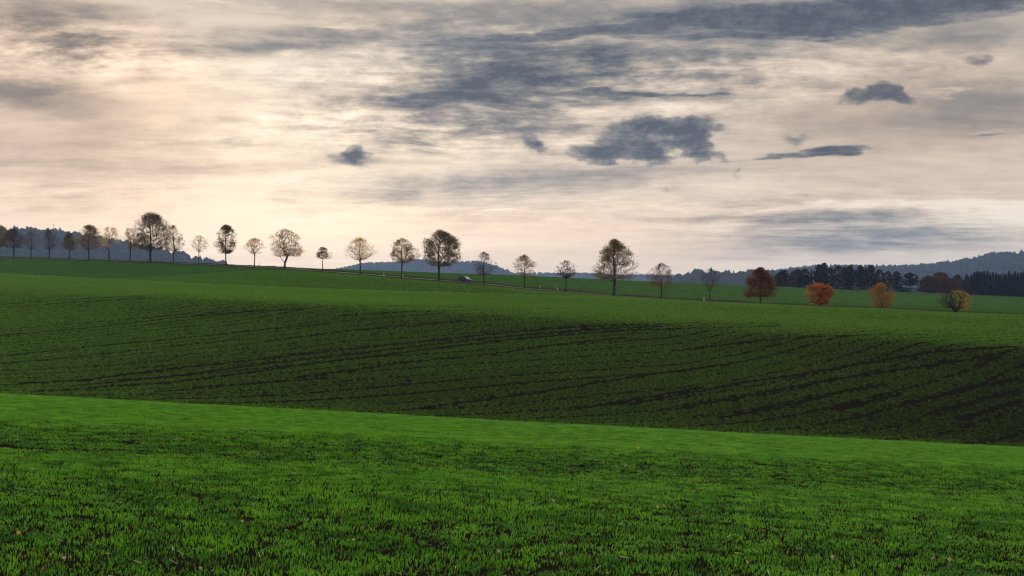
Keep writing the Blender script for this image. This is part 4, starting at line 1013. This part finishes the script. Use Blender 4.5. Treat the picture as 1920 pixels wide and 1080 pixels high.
    def box(x0, x1, y0, y1, z0, z1):
        c = [(x, y, z) for z in (z0, z1) for y in (y0, y1) for x in (x0, x1)]; return c, [(0, 2, 3, 1), (4, 5, 7, 6), (0, 1, 5, 4), (2, 6, 7, 3), (0, 4, 6, 2), (1, 3, 7, 5)]
    obj('grille', *box(1.96, 2.035, -.36, .36, .44, .54), M['trim'], e)
    obj('number_plate', *box(2.03, 2.05, -.26, .26, .36, .42), M['plate'], e)
    obj('number_plate', *box(-2.0, -1.98, -.26, .26, .46, .57), M['plate'], e)
    return e
def wheel_part(r, w, wd):
    co, fa = [], []; n = 20; prof = [(r * .62, -wd / 2), (r * .94, -wd / 2), (r, -wd / 2 + .03), (r, wd / 2 - .03), (r * .94, wd / 2), (r * .62, wd / 2)]
    for k in range(n):
        a = k / n * 6.28318
        for q, y in prof: co.append((math.cos(a) * q, y, math.sin(a) * q))
    m = len(prof)
    for k in range(n):
        k2 = (k + 1) % n
        for q in range(m): q2 = (q + 1) % m; fa.append((k * m + q, k * m + q2, k2 * m + q2, k2 * m + q))
    return co, fa
def rim_part(r, s):
    co, fa = [], []
    tube(co, fa, (0, -.03, 0), (0, .0, 0), .06, .06, 10)
    for k in range(5):
        a = k / 5 * 6.28318; tube(co, fa, (math.cos(a) * .04, -.01 * s, math.sin(a) * .04), (math.cos(a) * r, .0, math.sin(a) * r), .03, .022, 5)
    n = 20
    for k in range(n):
        a0, a1 = k / n * 6.28318, (k + 1) / n * 6.28318
        tube(co, fa, (math.cos(a0) * r, 0, math.sin(a0) * r), (math.cos(a1) * r, 0, math.sin(a1) * r), .02, .02, 4)
    return co, fa
# the car stands where its sight line meets the near lane of the road
t = (872 - 960) / F; off = 3.6
# solve R0 - RD s + RN off on X = t Y
s_ = ((R0[0] + RN[0] * off) - t * (R0[1] + RN[1] * off)) / (RD[0] - t * RD[1])
cp = road_pt(s_, off)
car = build_car(cp[0], cp[1], math.atan2(RD[1], RD[0]))
za = hpt(*road_pt(s_ + 1.25, off)); zb2 = hpt(*road_pt(s_ - 1.25, off)); car.rotation_euler = (0, math.atan2(za - zb2, 2.5), math.atan2(RD[1], RD[0]))

# marker posts: white with a slanted black band and a small reflector
M['post_white'] = simple('white_plastic', (.72, .72, .70), .6, .3, 0, .08)
M['post_black'] = simple('black_plastic', (.02, .02, .02), .5, .3)
M['reflector'] = simple('reflector', (.55, .50, .42), .2, .8, .3, .05)
M['post_dark'] = simple('dark_post', (.05, .04, .035), .9, .2)  # plain dark colour for the posts on the skyline
def post(px, off, label, h=1.0, dark=False):
    t = (px - 960) / F; s = ((R0[0] + RN[0] * off) - t * (R0[1] + RN[1] * off)) / (RD[0] - t * RD[1]); p = road_pt(s, off)
    e = thing('marker_post', label, 'post', (p[0], p[1], hpt(*p) - .02), math.atan2(RD[1], RD[0]), 'marker posts along the road')
    def prism(z0, z1, zs, w, d, grow=0.0):
        q = [(-w, -d), (w, -d), (w + grow, d * .2), (0, d), (-w - grow, d * .2)]
        c = [(a, b, z0 + zs * a / w * .5) for a, b in q] + [(a, b, z1 + zs * a / w * .5) for a, b in q]
        return c, [tuple(range(5))[::-1], tuple(range(5, 10))] + [(k, (k + 1) % 5, 5 + (k + 1) % 5, 5 + k) for k in range(5)]
    c, f = prism(0, h, .06, .07, .06); obj('post_body', c, f, M['post_dark' if dark else 'post_white'], e)
    if not dark:
        c, f = prism(h - .36, h - .14, .08, .073, .063); b = obj('black_band', c, f, M['post_black'], e)
        c = [(-.022, -.068, h - .33), (.022, -.068, h - .33), (.022, -.068, h - .17), (-.022, -.068, h - .17)]; c = c + [(a, b_ + .01, z) for a, b_, z in c]
        obj('reflector', c, [(0, 1, 2, 3), (7, 6, 5, 4), (0, 4, 5, 1), (1, 5, 6, 2), (2, 6, 7, 3), (3, 7, 4, 0)], M['reflector'], b)
    return e
post(485.5, 8.6, 'thin dark post on the skyline left of the forked dome-shaped tree', 1.15, True)
post(187, 8.6, 'short dark post on the skyline right of the round brown leafy tree', 1.0, True)
post(201, 8.6, 'short dark post on the skyline touching the sparse golden tree', 1.0, True)
post(720, 1.5, 'white marker post left of the light brown oval tree')
post(755.5, 8.2, 'white marker post close to the trunk of the light brown oval tree')
post(1013, 8.2, 'white marker post above a dark drain opening, left of the other right-hand one')
post(1045, 8.2, 'white marker post just left of the low wide sparse tree')
post(1320, 1.4, 'white marker post whose tip shows left of the leafless tree')
# drain head below the post at 1013: a squat concrete wall
t = (1013 - 960) / F; off = 9.2; s = ((R0[0] + RN[0] * off) - t * (R0[1] + RN[1] * off)) / (RD[0] - t * RD[1]); p = road_pt(s, off)
M['concrete'] = simple('dark_wet_concrete', (.07, .07, .068), .9, .2)
e = thing('culvert', 'squat dark drain opening at the far verge under a white marker post', 'drain', (p[0], p[1], hpt(*p) - .1), math.atan2(RD[1], RD[0]))
co = [(x, y, z) for z in (0, .75) for y in (-.25, .25) for x in (-1.0, 1.0)]; co[4:] = [(x * .9, y, z) for x, y, z in co[4:]]
obj('headwall', co, [(0, 2, 3, 1), (4, 5, 7, 6), (0, 1, 5, 4), (2, 6, 7, 3), (0, 4, 6, 2), (1, 3, 7, 5)], M['concrete'], e)
co, fa = [], []; tube(co, fa, (0, -.50, .35), (0, -.24, .35), .3, .3, 16); obj('pipe', co, fa, M['post_black'], e)

# fallen leaves caught in the wheat
M['lf_yellow'] = leafmat('fallen_leaf_yellow', (.55, .30, .02), (.75, .45, .04), .3, .2, 1.2, False)
M['lf_tan'] = leafmat('fallen_leaf_tan', (.36, .22, .12), (.55, .38, .22), .3, .2, 1.2, False)
M['lf_brown'] = leafmat('fallen_leaf_brown', (.13, .06, .035), (.26, .13, .08), .2, .2, 1.2, False)
def maple(name, size, seed, material):
    r = random.Random(seed); co = [(0, 0, 0)]; lob = [(-150, .35), (-118, .72), (-92, .45), (-60, .92), (-32, .52), (0, 1.1), (30, .5), (62, .9), (92, .46), (120, .70), (150, .34)]
    for a, q in lob:
        a_ = math.radians(a + 90 + r.uniform(-4, 4)); q = q * size * .5 * r.uniform(.88, 1.1); co.append((math.cos(a_) * q, math.sin(a_) * q, r.uniform(-.25, .30) * q))
    fa = [(0, k, k + 1) for k in range(1, len(co) - 1)]
    n = len(co); co += [(.003, -size * .45, .003), (-.003, -size * .45, .003), (-.002, 0, .001), (.002, 0, .001)]; fa.append((n, n + 1, n + 2)); fa.append((n, n + 2, n + 3))
    me = bpy.data.meshes.new(name); me.from_pydata(co, [], fa); me.materials.append(material); return me
LV = [(1196, 838, 'y', .16, 'bright yellow leaf, farthest up the near field'), (1173, 871, 't', .13, 'pale star-shaped leaf below the bright yellow one'), (1233, 951, 't', .07, 'pale curled leaf, left one of a close pair'),
      (1245, 949, 't', .07, 'pale curled leaf, right one of a close pair'), (1038, 939, 't', .09, 'flat pale leaf left of the close pair'), (642, 885, 'y', .05, 'tiny yellow leaf left of the middle of the near field'),
      (332, 821, 't', .10, 'pale speck of a leaf high on the left of the near field'), (454, 980, 't', .06, 'tan leaf in the lower left of the field'), (120, 1052, 't', .07, 'pinkish tan leaf near the bottom left corner'),
      (376, 1071, 't', .06, 'cream leaf at the bottom edge, left side'), (35, 1003, 'y', .08, 'yellowish leaf at the left edge near the bottom'), (680, 992, 'b', .09, 'dull brown round leaf in the lower middle'),
      (851, 1011, 'b', .07, 'reddish brown leaf right of the dull round one'), (663, 1015, 't', .06, 'tan scrap just below the dull brown round leaf'), (935, 1038, 't', .07, 'long tan leaf near the bottom middle'),
      (1052, 1041, 't', .07, 'tan leaf at the bottom, right of the middle'), (1780, 1052, 't', .10, 'upright straw-coloured leaf at the bottom right'), (1401, 1057, 't', .06, 'light tan leaf at the bottom below a curled brown one'),
      (1421, 1030, 'b', .07, 'curled brown leaf at the lower right of the middle'), (1561, 1047, 't', .08, 'wide tan leaf near the bottom, left of the upright one'), (1746, 1001, 'y', .045, 'tiny lemon leaf above the upright straw-coloured one'),
      (1597, 939, 'y', .045, 'tiny yellow-green leaf in the right half, far from the others'), (1875, 953, 't', .07, 'tan leaf close to the right edge'), (1787, 953, 't', .06, 'small tan leaf left of the one close to the right edge'), (80, 1073, 'b', .06, 'orange brown leaf scrap in the bottom left corner')]
for k, (px, py, c, sz, lb) in enumerate(LV):
    x, y = ground_at(px, py + 6, 8.5, 58); r = random.Random(k + 3)
    o = bpy.data.objects.new('fallen_leaf', maple('fallen_leaf', sz * .8, k, M[{'y': 'lf_yellow', 't': 'lf_tan', 'b': 'lf_brown'}[c]])); COL.objects.link(o)
    o.location = (x, y, hpt(x, y) + .05); o.rotation_euler = (math.radians(r.uniform(35, 65)), r.uniform(-.4, .4), r.uniform(-.6, .6))
    o['label'] = lb; o['category'] = 'leaf'; o['group'] = 'fallen leaves in the near field'
def litter():
    r = np.random.RandomState(12); n = 700; y = 8.5 + 30 * r.rand(n) ** 1.5; x = (r.rand(n) - .5) * 1.02 * y; z = H(x, y) + r.uniform(.004, .06, n)
    a = r.rand(n) * 6.283; L_ = r.uniform(.012, .05, n); w_ = r.uniform(.002, .007, n); d = np.stack([np.cos(a), np.sin(a), r.uniform(-.4, .4, n)], -1) * L_[:, None]; s = np.stack([-np.sin(a), np.cos(a), r.uniform(-.5, .9, n)], -1) * w_[:, None]
    c = np.stack([x, y, z], -1); v = np.stack([c - d - s, c + d - s * .6, c + d + s * .6, c - d + s], 1).reshape(-1, 3)
    me = bpy.data.meshes.new('straw_litter'); mesh_np(me, v, np.arange(4 * n).reshape(-1, 4)); me.materials.append(M['litter'])
    o = bpy.data.objects.new('straw_litter', me); COL.objects.link(o); o['kind'] = 'stuff'; o['label'] = 'scraps of old straw lying between the wheat seedlings'; o['category'] = 'straw'
litter()
